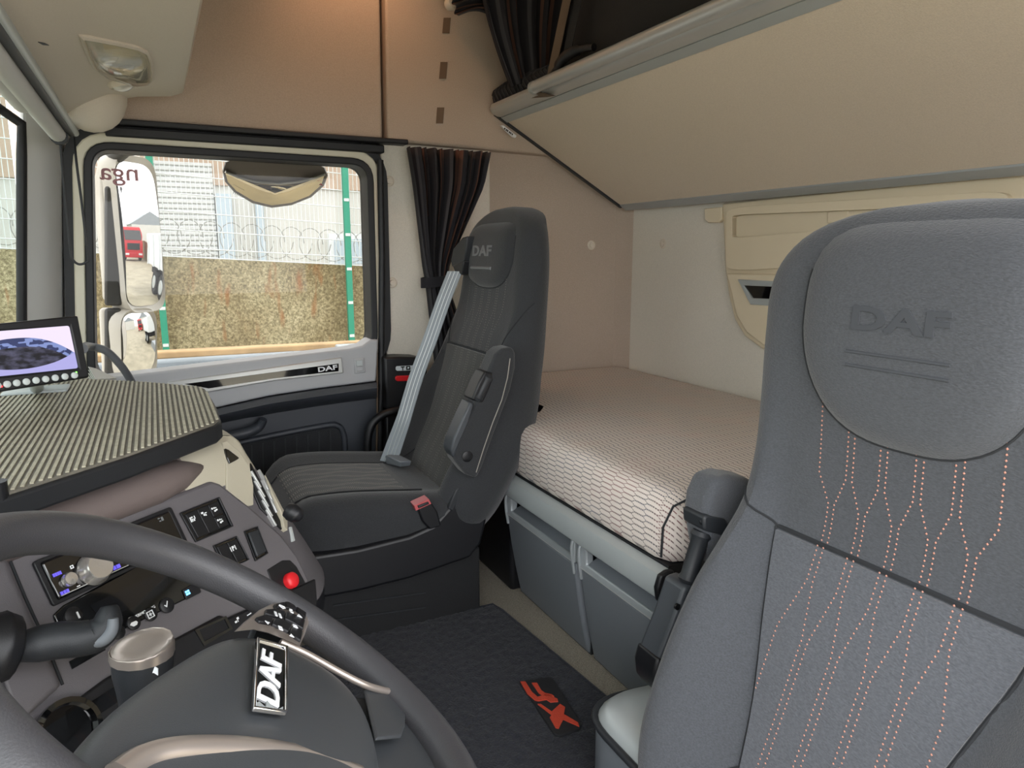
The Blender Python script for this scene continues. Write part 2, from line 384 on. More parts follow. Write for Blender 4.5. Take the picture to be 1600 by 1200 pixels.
def cr_interp(xs, ys, x):
    i = max(0, min(len(xs)-2, int(np.searchsorted(xs, x))-1)); h = xs[i+1]-xs[i]; t = (x-xs[i])/h; t = max(0, min(1, t))
    def sl(k):
        if k == 0: return (ys[1]-ys[0])/(xs[1]-xs[0])
        if k == len(xs)-1: return (ys[-1]-ys[-2])/(xs[-1]-xs[-2])
        return (ys[k+1]-ys[k-1])/(xs[k+1]-xs[k-1])
    a, b = sl(i)*h, sl(i+1)*h
    return (2*t**3-3*t*t+1)*ys[i]+(t**3-2*t*t+t)*a+(-2*t**3+3*t*t)*ys[i+1]+(t**3-t*t)*b
def smooth_path(pts, n=8):
    pts = [Vector(p) for p in pts]; out = []
    for i in range(len(pts)-1):
        p0 = pts[max(i-1, 0)]; p1 = pts[i]; p2 = pts[i+1]; p3 = pts[min(i+2, len(pts)-1)]
        for k in range(n):
            t = k/n; out.append(.5*((2*p1)+(p2-p0)*t+(2*p0-5*p1+4*p2-p3)*t*t+(3*p1-p0-3*p2+p3)*t**3))
    return out+[pts[-1]]

GLYPHS = {   # small printed symbols as sets of bars (x0, y0, x1, y1) in a unit square
 '#=': [(-.5,-.4,-.3,.4),(-.2,-.4,-.05,.1),(-.2,.2,.1,.4),(.1,-.4,.3,.0),(.38,-.1,.5,.4)], '%=': [(-.5,.1,-.1,.4),(-.2,-.3,.05,.0),(.1,.0,.5,.15),(.15,-.4,.3,-.1)],
 '=*': [(-.5,.1,-.25,.4),(-.15,-.4,.1,-.1),(-.1,.1,.15,.35),(.2,-.3,.5,-.05),(.25,.1,.45,.25)], '(P)': [(-.5,-.35,-.38,.35),(-.15,-.35,-.02,.35),(-.02,.0,.2,.35),(.38,-.35,.5,.35)],
 'oP': [(-.5,-.3,-.1,.0),(.05,-.35,.15,.35),(.15,.0,.45,.35)], '-': [(-.5,-.08,.5,.08)], 'I': [(-.5,-2,.5,2)], '*': [(-.5,-.5,-.08,-.08),(.08,-.5,.5,-.08),(-.5,.08,-.08,.5),(.08,.08,.5,.5)],
 'BAND': [(-.5,-.2,-.3,.2),(-.25,-.2,-.02,.2),(.03,-.2,.25,.2),(.3,-.2,.5,.2)], 'SRC': [(-.5,-.2,-.2,.2),(-.12,-.2,.15,.2),(.22,-.2,.5,.2)], 'DISP': [(-.5,-.25,-.1,.25),(0,-.25,.5,.25)], 'ZC': [(-.5,.2,-.1,.4),(-.4,-.3,-.05,-.1),(.1,-.3,.5,.4)],
 'o': [(-.5,-.5,.5,-.25),(-.5,.25,.5,.5),(-.5,-.25,-.25,.25),(.25,-.25,.5,.25)], '=': [(-.5,-.4,.5,-.12),(-.5,.12,.5,.4)], '@': [(-.5,-.5,.5,-.38),(-.5,.38,.5,.5),(-.5,-.38,-.38,.38),(.38,-.38,.5,.38),(-.25,-.06,.25,.06),(-.06,-.25,.06,.25)],
 'OK': [(-.5,-.3,-.2,.3),(-.1,-.3,.15,-.1),(-.1,.1,.15,.3),(.25,-.3,.5,.3)], 'C': [(-.5,-.2,-.2,.2),(-.2,.1,.2,.3),(.2,-.2,.5,.2)]}
def glyph(body, frame, size):
    m = M()
    if body in ('<', '>', '<)', 'V'):
        tri = {'<': [(-.5, 0), (.5, -.5), (.5, .5)], '>': [(.5, 0), (-.5, .5), (-.5, -.5)], '<)': [(-.5, 0), (.1, -.5), (.1, .5)], 'V': [(-.5, .05), (-.35, .15), (-.15, -.15), (.4, .6), (.5, .5), (-.12, -.45)]}[body]
        m.prism([frame(x*size, y*size, .0) for x, y in tri], frame(0, 0, .0007)-frame(0, 0, 0))
        if body == '<)': m.prism([frame(x*size, y*size, .0) for x, y in ((.25, -.4), (.4, -.4), (.4, .4), (.25, .4))], frame(0, 0, .0007)-frame(0, 0, 0))
    else:
        for x0, y0, x1, y1 in GLYPHS[body]: m.prism([frame(x*size, y*size, .0) for x, y in ((x0, y0), (x1, y0), (x1, y1), (x0, y1))], frame(0, 0, .0007)-frame(0, 0, 0))
    return m
# ================================================================ the cab shell
YD = 2.12                                   # inner face of the passenger side
m = M().box((-.62, .05, -.06), (1.56, 2.24, 0)); struct('floor', m, 'floor_rubber')
m = M().box((-.62, .05, 2.0), (1.60, 2.24, 2.05)); struct('ceiling', m, 'trim')
m = M().box((1.51, .05, 0), (1.57, 2.24, 2.0)); wall_rear = struct('wall_rear', m, 'rear_fabric')
OP = [(-.112, 1.132), (.578, 1.128), (.574, .598), (-.158, .552)]
def xz(pts, y): return [Vector((p.x, y, p.y)) for p in pts]
m = M(); box4 = [(-.235, 2.0), (1.56, 2.0), (1.56, 0), (-.245, 0)]
m.ring(xz(rquad(OP, .05, .03), 2.19), xz(rquad(box4, .002), 2.19), (0, .05, 0)); wall_right = struct('wall_right', m, 'housing_white')
# driver side: the door stands open, so only the panel behind it and the strip above it
m = M().box((.98, .05, 0), (1.51, .12, 2.0)); m.box((-.45, .05, 1.30), (.98, .12, 2.0)); struct('wall_left', m, 'trim_side')
# front wall below and above the windscreen, following its curve
def wsx(y): return -.45+.18*min(1.3, abs((y-1.1)/.95))**4
def wsurf(z0, z1, y0, y1, th, lean=0):
    m = M(); ys = np.linspace(y0, y1, 25)
    m.loft([[(wsx(y)-lean*(z0-.6), y, z0), (wsx(y)-lean*(z1-.6), y, z1), (wsx(y)-th-lean*(z1-.6), y, z1), (wsx(y)-th-lean*(z0-.6), y, z0)] for y in ys]); return m
m = wsurf(0, .58, .12, 2.10, .05); m.loft([[(wsx(y), y, 1.26), (-.46, y, 1.34), (-.46, y, 2.0), (-.52, y, 2.0), (-.52, y, 1.30), (wsx(y)-.05, y, 1.26)] for y in np.linspace(.12, 2.10, 25)])
struct('wall_front', m, 'dark_plastic')
m = M(); m.loft([[(wsx(y)-.02, y, .57), (wsx(y)-.02, y, 1.27), (wsx(y)-.026, y, 1.27), (wsx(y)-.026, y, .57)] for y in np.linspace(.14, 2.07, 25)]); struct('window_1', m, 'windscreen_glass')
# windscreen pillar on the passenger side
def pil(py):
    a = Y(37, py, 2.035); b = Y(62, py, 2.06); c = Y(96, py, YD); return [a, b, c, c+V(0, .08, 0), a+V(-.02, .06, 0)]
top, mid, bot = pil(200), pil(350), pil(640)
def lin(r, z):     # cut the pillar lines at one height
    o = []
    for p, q in zip(r[0], r[1]): t = (z-p.z)/(q.z-p.z); o.append(p+(q-p)*t)
    return o
m = M(); m.loft([lin((top, bot), z) for z in (.45, .7, 1.0, 1.2, 1.35)]); struct('trim_1', m, 'pillar_grey', bevel=.006)
m = M(); m.tube([lin((top, bot), z)[0]+V(-.004, .0, 0) for z in (.5, .8, 1.1, 1.17)]+[V(-.315, 2.0, 1.225), V(-.36, 1.9, 1.25), V(-.45, 1.5, 1.255)], .011, 8); struct('trim_2', m, 'rubber')
# upper side panels above the doors, with the seam between them
m = M().prism([(-.10, 2.11, 1.205), (.630, 2.11, 1.203), (.642, 2.11, 2.0), (-.10, 2.11, 2.0)], (0, .07, 0)); struct('trim_3', m, 'trim_side', bevel=.008, seg=3)
m = M().prism([(.642, 2.10, 1.200), (1.51, 2.10, 1.188), (1.51, 2.10, 2.0), (.654, 2.10, 2.0)], (0, .08, 0)); up_panel = struct('trim_4', m, 'trim_side', bevel=.008, seg=3)
for py0, py1, px in ((28, 52, 698), (97, 123, 693), (168, 193, 688)):      # little woven tabs on the upper panel
    a = Y(px-5, py0, 2.1); b = Y(px+6, py0, 2.1); c = Y(px+4, py1, 2.1); d = Y(px-7, py1, 2.1)
    tab = obj('fastener_tab', M().prism([p+V(0, .001, 0) for p in (a, b, c, d)], (0, -.003, 0)), 'strap', up_panel)
# trim between door and bunk, and the panel beside the bunk
def screwcap(px, py, plane, parent, axis):
    p = Y(px, py, plane) if axis == 'y' else X(px, py, plane); ax = (0, -1, 0) if axis == 'y' else (-1, 0, 0)
    obj('screw_cap', M().lathe([(.0165, -.003), (.0165, .001), (.013, .003), (.012, .001), (.009, .001), (.008, .005), (.001, .006)], p, ax, 20), 'trim', parent)
m = M().prism([(.628, 2.13, .555), (.628, 2.13, 1.20), (.985, 2.13, 1.20), (.985, 2.13, .2), (.70, 2.13, .2), (.70, 2.13, .555)], (0, .06, 0)); bp = struct('trim_5', m, 'rear_fabric', bevel=.006)
screwcap(608, 283, 2.13, bp, 'y'); screwcap(613, 442, 2.13, bp, 'y')
m = M(); m.loft([[(.97, 2.145, z), (1.44, 2.145, z), (1.475, 2.135, z), (1.495, 2.11, z), (1.51, 2.08, z), (1.54, 2.08, z), (1.54, 2.2, z), (.97, 2.2, z)] for z in (0, .6, 1.25)]); sp5 = struct('trim_6', m, 'trim_side', smooth=30)
screwcap(924, 383, 2.145, sp5, 'y')
screwcap(1036, 381, 1.51, wall_rear, 'x'); screwcap(972, 530, 1.51, wall_rear, 'x')
# dark lower lining behind the passenger seat and in the footwell
m = M().prism([(.60, 2.05, 0), (.60, 2.05, .30), (1.0, 2.05, .30), (1.0, 2.05, 0)], (0, .1, 0)); struct('trim_7', m, 'black_plastic')
# ---------------------------------------------------------------- passenger door
door = sroot('door_1', (.2, 2.14, .2)); door['label'] = 'passenger door with grey upper trim and dark lower panel'
O0 = rquad(OP, .045, 0); O1 = rquad(OP, .045, .019); O2 = rquad(OP, .045, .044); O3 = rquad(OP, .045, .066)
obj('window_seal', M().ring(xz(O0, 2.10), xz(O1, 2.10), (0, .09, 0)), 'rubber', door, bevel=.003)
obj('window_frame', M().ring(xz(O1, 2.112), xz(O2, 2.112), (0, .08, 0)), 'cream_metal', door, bevel=.004)
obj('door_seal', M().ring(xz(O2, 2.12), xz(O3, 2.12), (0, .07, 0)), 'rubber', door)
obj('window_glass', M().prism(xz(rquad(OP, .04, .012), 2.165), (0, .005, 0)), 'side_glass', door)
m = M().prism([(-.20, 2.125, .53), (.60, 2.125, .56), (.60, 2.125, .0), (-.20, 2.125, .0)], (0, .06, 0)); obj('door_skin', m, 'black_plastic', door)
def yp(pts, y0, y1): return M().prism([Y(px, py, y0) for px, py in pts], (0, y1-y0, 0))
obj('upper_trim', M().prism([V(-.19, 2.085, .558), V(.0, 2.085, .569), V(.30, 2.085, .587), V(.50, 2.085, .599), V(.54, 2.085, .606), V(.565, 2.085, .622), V(.59, 2.085, .622)]+[Y(px, py, 2.085) for px, py in [(588, 596), (500, 607), (420, 619), (345, 636), (240, 660), (130, 690)]], (0, .078, 0)), 'door_grey', door, bevel=.006, seg=3)
ct = obj('chrome_strip', yp([(262, 597), (400, 578), (534, 558.5), (537, 583), (430, 595), (324, 613), (250, 615)], 2.078, 2.09), 'silver', door, bevel=.003, seg=3)
obj('gloss_inlay', yp([(288, 600), (400, 585), (529, 568), (529, 580), (430, 591), (326, 607)], 2.0755, 2.085), 'gloss_black', ct)
p = Y(512, 575.5, 2.0752); ex = (Y(530, 573, 2.0752)-Y(495, 578, 2.0752)).normalized(); ez = V(-ex.z, 0, ex.x)
obj('lettering', text_mesh('DAF', lambda x, y, d: p+ex*x+ez*y+V(0, -d, 0), .056, .002, (1, .62), bold=.02), 'white_print', ct)
sw = obj('window_switch', yp([(553, 561), (569, 559), (571, 582), (554, 584)], 2.081, 2.09), 'door_grey', door, bevel=.002)
obj('rocker', yp([(556.5, 563.5), (566.5, 562.5), (567, 571.5), (557, 572.5)], 2.077, 2.085), 'silver_paint', sw, bevel=.001)
obj('rocker', yp([(557, 573.5), (567, 572.5), (568, 579.5), (557, 580.5)], 2.0785, 2.085), 'door_grey', sw, bevel=.001)
# swelling armrest band
def band(rows, mats, name, ys):
    m = M(); m.loft([[Y(px, py, y) for (px, py), y in zip(r, ys)] for r in rows], False, False); return obj(name, m, mats, door, smooth=60)
band([[(130, 692), (130, 705), (130, 720), (130, 735), (130, 752)], [(345, 636), (345, 640), (345, 648), (346, 654), (346, 662)], [(420, 619), (420, 624), (420, 631), (420, 638), (420, 647)],
      [(500, 607), (500, 611), (500, 619), (500, 626), (500, 634)], [(589, 596), (589, 600), (589, 606), (589, 614), (589, 622)]], 'door_dark', 'armrest_band', (2.10, 2.04, 2.005, 2.015, 2.10))
obj('lower_panel', yp([(130, 745), (346, 659), (420, 645), (500, 632), (590, 620), (589, 660), (586, 750), (584, 860), (130, 860)], 2.105, 2.13), 'door_dark', door, bevel=.003)
# pull handle scoop
m = M(); pa = [Y(330, 664, 2.09), Y(365, 657, 2.03), Y(396, 652, 2.02), Y(412, 655, 2.05), Y(404, 667, 2.06), Y(385, 676, 2.055), Y(350, 683, 2.06), Y(325, 690, 2.09)]
m.tube(smooth_path(pa[3:], 5), [.010+.006*math.sin(math.pi*i/20) for i in range(21)], 10); m.prism([Y(330, 662, 2.09), Y(412, 649, 2.09), Y(404, 667, 2.09), Y(340, 684, 2.09)], (0, .02, 0)); obj('pull_handle', m, 'door_dark', door)
pk = obj('pocket_lining', yp([(330, 705), (380, 692), (440, 678), (505, 667), (525, 666), (533, 675), (536, 700), (536, 800), (330, 800)], 2.100, 2.108), 'mesh_dark', door, bevel=.002)
for k in range(9):
    x0 = 375+k*17.5; y0 = 697-(k*17.5)*.2+3
    obj('pocket_rib', yp([(x0, y0), (x0+2, y0-.4), (x0+5, 800), (x0+3, 800)], 2.0975, 2.102), 'dark_plastic', pk)
obj('pocket_rim', M().tube(smooth_path([Y(330, 703, 2.1), Y(400, 686, 2.1), Y(505, 665.5, 2.1), Y(527, 665, 2.1), Y(536, 676, 2.1), Y(539, 700, 2.1), Y(539, 790, 2.1)], 5), .009, 8), 'door_dark', door)
for px, x0 in ((595, 0),): obj('edge_seal', M().tube([Y(594, 250, 2.10), Y(597, 400, 2.10), Y(596, 560, 2.10), Y(592, 760, 2.10)], .010, 8), 'rubber', door)
obj('bright_edge', M().tube([Y(589, 545, 2.095), Y(589.5, 650, 2.095), Y(587.5, 760, 2.095)], .003, 6), 'strap', door)
# the rail over the door and the curtain rail
m = M().box((-.08, 2.085, 1.192), (.70, 2.13, 1.206)); m.box((-.08, 2.095, 1.165), (.63, 2.13, 1.187)); struct('trim_8', m, 'rubber', bevel=.003)
# grab handle and black panel low on the door pillar
g = smooth_path([Y(574, 780, 2.03), Y(574, 720, 2.03), Y(575, 685, 2.03), Y(582, 662, 2.03), Y(598, 648, 2.03), Y(620, 641, 2.03), Y(640, 638, 2.06)], 6)
tag(obj('grab_handle', M().tube(g, .0125, 12), 'black_plastic'), 'black bent grab handle in the doorway beside the passenger seat', 'handle')
pp = thing('pillar_panel', 'black plastic pillar panel with red tab behind the grey seat belt', 'panel', Y(620, 640, 2.06))
obj('cover', yp([(601, 559), (625, 557.5), (650, 558), (668, 562), (668, 640), (603, 640)], 2.055, 2.13), 'black_plastic', pp, bevel=.006)
obj('lower_cover', yp([(603, 641), (668, 641), (668, 760), (603, 760)], 2.065, 2.13), 'black_plastic', pp, bevel=.006)
lp = obj('label_plate', yp([(618.5, 574), (620, 572.3), (646, 571), (646, 578.5), (620.5, 579.4), (618.5, 577.5)], 2.053, 2.056), 'label_plate', pp)
p = Y(634, 575.2, 2.053); obj('marks', M().box((p.x-.016, 2.0515, p.z+.003), (p.x-.004, 2.0535, p.z+.006)).box((p.x-.0115, 2.0515, p.z-.006), (p.x-.0085, 2.0535, p.z+.003)).box((p.x+.001, 2.0515, p.z-.006), (p.x+.014, 2.0535, p.z+.006)), 'gloss_black', lp); obj('mark_dot', M().box((p.x+.005, 2.0505, p.z-.002), (p.x+.010, 2.052, p.z+.003)), 'label_plate', lp)
obj('red_tab', yp([(618.5, 589.5), (621, 587.8), (645, 587), (645, 595.3), (621, 596), (619, 594)], 2.045, 2.056), 'red_plastic', pp, bevel=.002)
# ---------------------------------------------------------------- cream storage unit on the rear wall
su = thing('storage_unit', 'cream moulded storage unit on the rear wall behind the driver seat', 'storage unit', X(1300, 540, 1.5))
def xp(pts, x0, x1): return M().prism([X(px, py, x0) for px, py in pts], (x1-x0, 0, 0))
obj('back_plate', xp([(1128, 318), (1600, 270), (1600, 560), (1190, 545), (1163, 525), (1147, 498), (1138, 460), (1133, 420)], 1.497, 1.512), 'cream', su, bevel=.005, seg=3)
rec = rquad([(0, 0), (1, 0), (1, 1), (0, 1)], .1)
I = [X(1144+p.x*300, 372-14*p.x-p.y*(36-14*p.x)-(12 if False else 0)-(math.sin(min(1, p.x*3)*math.pi/2)*0)-p.x*12, 1.481) for p in rec]
O = [X(1134+p.x*440, 424-6*p.x-p.y*100-p.x*20, 1.481) for p in rec]
obj('upper_panel', M().ring(I, O, (.02, 0, 0)), 'cream', su, bevel=.006, seg=3)
m = M(); m.loft([[p for p in I], [p+V(.016, -.0, 0) for p in I]], True, False); obj('recess', m, 'cream', su)
obj('lower_flap', xp([(1134, 427), (1600, 436), (1600, 555), (1192, 540), (1166, 520), (1150, 494), (1141, 455)], 1.484, 1.5), 'cream', su, bevel=.005, seg=3)
hd = obj('handle_frame', M().ring([X(px, py, 1.478) for px, py in ((1161, 446), (1230, 449), (1230, 468), (1175, 466))], [X(px, py, 1.478) for px, py in ((1152, 436.5), (1236, 441), (1236, 480), (1172, 476))], (.012, 0, 0)), 'silver_paint', su, bevel=.003)
obj('handle_recess', xp([(1160, 445), (1231, 448), (1231, 469), (1174, 467)], 1.483, 1.486), 'gloss_black', hd)
for a in ([(1100, 326), (1127, 323), (1127, 343), (1122, 348), (1106, 348), (1101, 344)], [(1292, 331), (1325, 326), (1325, 345), (1292, 350)]):
    tag(obj('latch_tab', xp(a, 1.494, 1.51), 'cream', bevel=.003), 'small cream latch tab left of the storage unit under the bunk edge' if a[0][0] < 1200 else 'small cream latch tab above the driver headrest on storage unit', 'latch')
# ================================================================ outside the passenger window
GZ = -1.45
m = M().box((-60, -40, GZ-.3), (120, 60, GZ)); struct('ground', m, 'tarmac', origin=(0, 0, GZ))
FY = 9.0
def wz(x): return .93-.055*(x-.3)                   # the wall top falls gently to the right
m = M(); m.loft([[(x, FY+.12, GZ), (x, FY+.12, wz(x)-.10), (x, FY+.35, wz(x)-.10), (x, FY+.35, GZ)] for x in (-14, 0, 3.0, 6, 9)]); m.box((9, FY+.12, GZ), (40, FY+.35, .4))
cw = struct('wall_yard', m, 'concrete', origin=(0, 0, 0)); cw['label'] = 'rough pebbly concrete yard wall with rust streaks'
def post(x, lab):
    t = thing('fence_post', lab, 'fence post', (x, FY, GZ), 'green fence posts')
    obj('post', M().box((x-.035, FY-.03, GZ), (x+.035, FY+.03, 2.7)), 'fence_green', t)
    for z in np.arange(-.6, 2.6, .42): obj('clip', M().box((x-.03, FY-.038, z), (x+.03, FY-.029, z+.035)), 'fence_wire', t)
xa, xb = Y(243, 360, FY).x, Y(544, 400, FY).x
for x, lab in ((xa, 'green steel fence post partly behind the big side mirror'), (xb, 'green steel fence post near the right edge of the door window')):
    post(x, lab)
def panel(x0, x1, lab, first):
    t = thing('wire_fence', lab, 'fence', ((x0+x1)/2, FY, .8), 'welded mesh fence panels'); m = M()
    def wire(a, b, r):
        a, b = Vector(a), Vector(b); d = (b-a).normalized(); h = V(0, 1, 0); q = d.cross(h); o = [(h*c+q*s)*r for c, s in ((1, 0), (0, 1), (-1, 0), (0, -1))]
        m.add([a+k for k in o]+[b+k for k in o], [(i, i+4, (i+1) % 4+4, (i+1) % 4) for i in range(4)])
    x0 += .045; x1 -= .045; x = x0
    while x < x1: wire((x, FY, wz(x)-.11), (x, FY, 2.62), .0042); x += .05
    z = -.1
    while z < 1.75: wire((x0, FY-.006, wz(x0)+z), (x1, FY-.006, wz(x1)+z), .006); z += .2 if z > -.05 else .1
    o = obj('wire_mesh', m, 'fence_wire', t, kind='stuff', fix=False)
panel(xa, xb, 'welded wire mesh fence panel across the middle of the door window', 1)
panel(xb, xb+2.5, 'welded wire mesh fence panel right of the right green post', 0)
panel(2*xa-xb, xa, 'welded wire mesh fence panel left of the left green post', 0)
m = M()
for k in range(30):                                  # coiled razor wire behind the fence
    cx = -2.6+k*.23; r = .2; cz = wz(cx)+.13
    m.tube([(cx+r*math.cos(a)*.8+.1*a/6.28, FY+.2+.12*math.sin(a*.5), cz+r*math.sin(a)) for a in np.linspace(0, 2*math.pi, 18)], .006, 4)
tag(obj('razor_wire', m, 'razor'), 'coiled razor wire running along the wall top behind the fence', 'razor wire')
# warehouse behind the fence
BY = 14.0
bl = thing('warehouse', 'pale warehouse with slatted roller shutter behind the mesh fence', 'building', (2, BY, GZ))
obj('wall', M().box((-22, BY, GZ), (12, BY+6, 2.05)), 'facade', bl)
obj('fascia', M().box((-22, BY-.05, 2.05), (12, BY+6, 4.2)), 'facade_warm', bl)
s0, s1 = Y(190, 330, BY-.1), Y(336, 330, BY-.1)
sh = obj('roller_shutter', M().box((s0.x, BY-.1, GZ), (s1.x, BY, 2.35)), 'shutter', bl)
for k in range(26): obj('shutter_slat', M().box((s0.x, BY-.13, .1+k*.09), (s1.x, BY-.09, .1+k*.09+.06)), 'shutter', sh, bevel=.01)
obj('door_frame', M().box((s1.x+.02, BY-.16, GZ), (s1.x+.28, BY, 1.9)), 'facade_blue', bl)
obj('down_pipe', M().tube([(s1.x+.75, BY-.1, GZ), (s1.x+.75, BY-.1, 2.0)], .07, 10), 'facade_blue', bl)
wa, wb = Y(513, 365, BY-.05), Y(580, 420, BY-.05)
wi = obj('window', M().box((wa.x, BY-.06, wb.z), (wb.x, BY, wa.z)), 'white_paint', bl); obj('pane', M().box((wa.x+.1, BY-.08, wb.z+.1), (wb.x-.1, BY-.05, wa.z-.1)), 'facade_blue', wi)
obj('roof', M().prism([(-22, BY-.4, 4.2), (12, BY-.4, 4.2), (12, BY+4, 5.4), (-22, BY+4, 5.4)], (0, 0, .1)), 'roof_green', bl)
# flat trailer parked beside the cab: rusty side beam and grey frame rails
tr = thing('flatbed_trailer', 'grey flatbed trailer with rusty side beam just below the door window', 'trailer', (.6, 4.2, GZ))
za = Y(400, 560, 4.6).z
obj('side_beam', M().prism([Y(60, 560, 5), Y(640, 530, 5), Y(640, 540, 5), Y(60, 572, 5)], (0, .12, 0)), 'rust_beam', tr, bevel=.01)
obj('deck', M().box((-3, 3.5, .02), (2.2, 4.98, .16)), 'truck_grey', tr, bevel=.01)
for y0, z0, z1 in ((4.75, .10, .235), (3.95, .10, .20)): obj('frame_rail', M().box((-3, y0, z0), (1.6, y0+.1, z1)), 'truck_grey', tr, bevel=.015)
obj('cylinder', M().tube([(-.2, 4.2, .17), (1.0, 4.25, .27)], .05, 12), 'truck_grey', tr)
obj('clevis', M().box((.95, 4.17, .22), (1.1, 4.33, .33)), 'silver_paint', tr, bevel=.01)
obj('hose', M().tube(smooth_path([(.7, 4.5, .16), (.85, 4.5, .24), (1.1, 4.5, .27), (1.4, 4.5, .24), (1.6, 4.5, .16)], 6), .025, 8), 'tyre', tr)
for x in (-2.2, -1.0, .2, 1.4): obj('leg', M().box((x, 4.0, GZ), (x+.12, 4.15, .03)), 'truck_grey', tr)
# ---------------------------------------------------------------- outside mirrors
def mirror_glass(c, n, w, h, R, rad, Ru=None):
    """convex rounded plate facing n, R = radius of curvature"""
    n = Vector(n).normalized(); s = V(0, 0, 1).cross(n).normalized(); u = n.cross(s); m = M(); K = 14
    o4 = rquad([(-w/2, -h/2), (w/2, -h/2), (w/2, h/2), (-w/2, h/2)], rad, 0, 6); rings = []; out = []
    for i, p in enumerate(o4):
        q = o4[(i+1) % len(o4)]; k = max(1, int((q-p).length/.008)); out += [p.lerp(q, j/k) for j in range(k)]
    for k in range(K, 0, -1):
        rings.append([c+s*(p.x*k/K)+u*(p.y*k/K)-n*((p.x*k/K)**2/(2*R)+(p.y*k/K)**2/(2*(Ru or R))) for p in out])
    if True: m.loft(rings, True, False)
    m.add([c]+rings[-1], [(0, i+1, (i+1) % len(out)+1) for i in range(len(out))]); return m, s, u, n, out
def housing(c, n, s, u, out, depth, grow, w, h):
    m = M(); rings = []
    for g, d in ((1.0, -.004), (1+grow, .006), (1+grow*1.35, -.02), (1+grow*1.2, -depth*.5), (.82, -depth*.9), (.5, -depth), (.1, -depth*1.02)):
        rings.append([c+s*p.x*g+u*p.y*g+n*(d-.012) for p in out])
    m.loft(rings, True, True); return m
c1 = Y(224, 368, 2.44); n1 = Vector((.788, -.616, -.012)).normalized()
mr = thing('side_mirror', 'tall white-backed side mirror outside the passenger window', 'mirror', c1-V(0, 0, .22))
m, s, u, n, out = mirror_glass(c1, n1, .158, .42, 2.4, .055, 1.6); obj('mirror_glass', m, 'mirror', mr, fix=False)
m = housing(c1, n, s, u, out, .10, .09, .158, .42)
obj('housing', m, 'housing_white', mr, smooth=60)
h0 = c1-s*.13
obj('arm_cover', M().prism([Y(152, 268, 2.40), Y(190, 262, 2.40), Y(190, 474, 2.40), Y(160, 470, 2.40)], (0, .05, 0)), 'housing_white', mr, bevel=.012, seg=3)
obj('dark_stem', M().prism([Y(163, 290, 2.385), Y(191, 290, 2.385), Y(191, 478, 2.385), Y(163, 478, 2.385)], (0, .04, 0)), 'housing_dark', mr, bevel=.008)
obj('bracket', M().tube([Y(178, 285, 2.42), Y(178, 248, 2.42), Y(195, 232, 2.36), Y(230, 228, 2.26)], .022, 10), 'housing_dark', mr)
c2 = Y(221, 540, 2.42); n2 = Vector((.775, -.63, -.09)).normalized()
mw = thing('wide_angle_mirror', 'small rounded wide-angle mirror below the tall side mirror', 'mirror', c2-V(0, 0, .11))
m, s, u, n, out = mirror_glass(c2, n2, .135, .20, .42, .05); obj('mirror_glass', m, 'mirror', mw, fix=False)
obj('housing', housing(c2, n, s, u, out, .09, .12, .13, .19), 'housing_white', mw, smooth=60)
obj('arm_cover', M().prism([Y(154, 482, 2.40), Y(190, 482, 2.40), Y(190, 600, 2.40), Y(160, 600, 2.40)], (0, .05, 0)), 'housing_white', mw, bevel=.012, seg=3)
obj('dark_stem', M().prism([Y(163, 482, 2.385), Y(190, 482, 2.385), Y(190, 600, 2.385), Y(163, 600, 2.385)], (0, .04, 0)), 'housing_dark', mw, bevel=.008)
# kerb mirror hanging over the door, its glass leaning to face the ground
def ky(py): return 2.235+(py-287)*.0017
c3 = Y(430, 283, 2.26); km = thing('kerb_mirror', 'half-moon kerb mirror hanging over the top of the door window', 'mirror', c3)
KO = [(349, 268), (353, 254), (368, 249), (430, 252), (492, 256), (506, 262), (511, 274), (505, 290), (485, 308), (455, 320), (425, 324), (395, 317), (367, 300), (353, 284)]
def kout(k, dy): return [Y(430+(px-430)*k, 287+(py-287)*k, ky(287+(py-287)*k)+dy) for px, py in KO]
m = M(); m.loft([kout(1.0, .004), kout(1.02, .016), kout(.97, .05), kout(.7, .09), kout(.2, .10)], True, True); obj('housing', m, 'kerb_housing', km, smooth=60)
gl = [(352, 270), (372, 279), (400, 286), (435, 289), (470, 286), (495, 279), (507, 274), (502, 289), (483, 306), (455, 317), (425, 321), (396, 314), (369, 298), (356, 284)]
cen = (430, 302); rings = []; m = M()
for k in range(10, 0, -1): rings.append([Y(cen[0]+(px-cen[0])*k/10, cen[1]+(py-cen[1])*k/10, ky(cen[1]+(py-cen[1])*k/10)-.014*(1-(k/10)**2)) for px, py in gl])
m.loft(rings, True, False); m.add([Y(cen[0], cen[1], ky(cen[1])-.014)]+rings[-1], [(0, i+1, (i+1) % 14+1) for i in range(14)]); obj('mirror_glass', m, 'mirror_tint', km, smooth=80)
obj('mirror_rim', M().tube([Y(px, py, ky(py)-.002) for px, py in [(352, 268), (372, 277), (400, 284), (435, 287), (470, 284), (495, 277), (508, 272)]], .004, 8), 'lamp_chrome', km)
obj('mount', M().tube([Y(425, 262, 2.24), Y(425, 248, 2.235), Y(425, 238, 2.215)], .02, 12), 'housing_dark', km)
em = M()
for k in range(-3, 4):
    px = 372+k*2.6; py = 304+k*1.1; em.prism([Y(px, py+2, ky(py)-.02), Y(px+1, py+2, ky(py)-.02), Y(px+2, py-2, ky(py)-.02), Y(px+1, py-2, ky(py)-.02)], (0, .001, 0))
obj('etched_mark', em, 'grey_print', km)
obj('red_mark', M().prism([Y(px, py, ky(288)-.012) for px, py in [(498, 289), (501, 286), (503, 288), (506, 290)]], (0, .001, 0)), 'red_plastic', km)
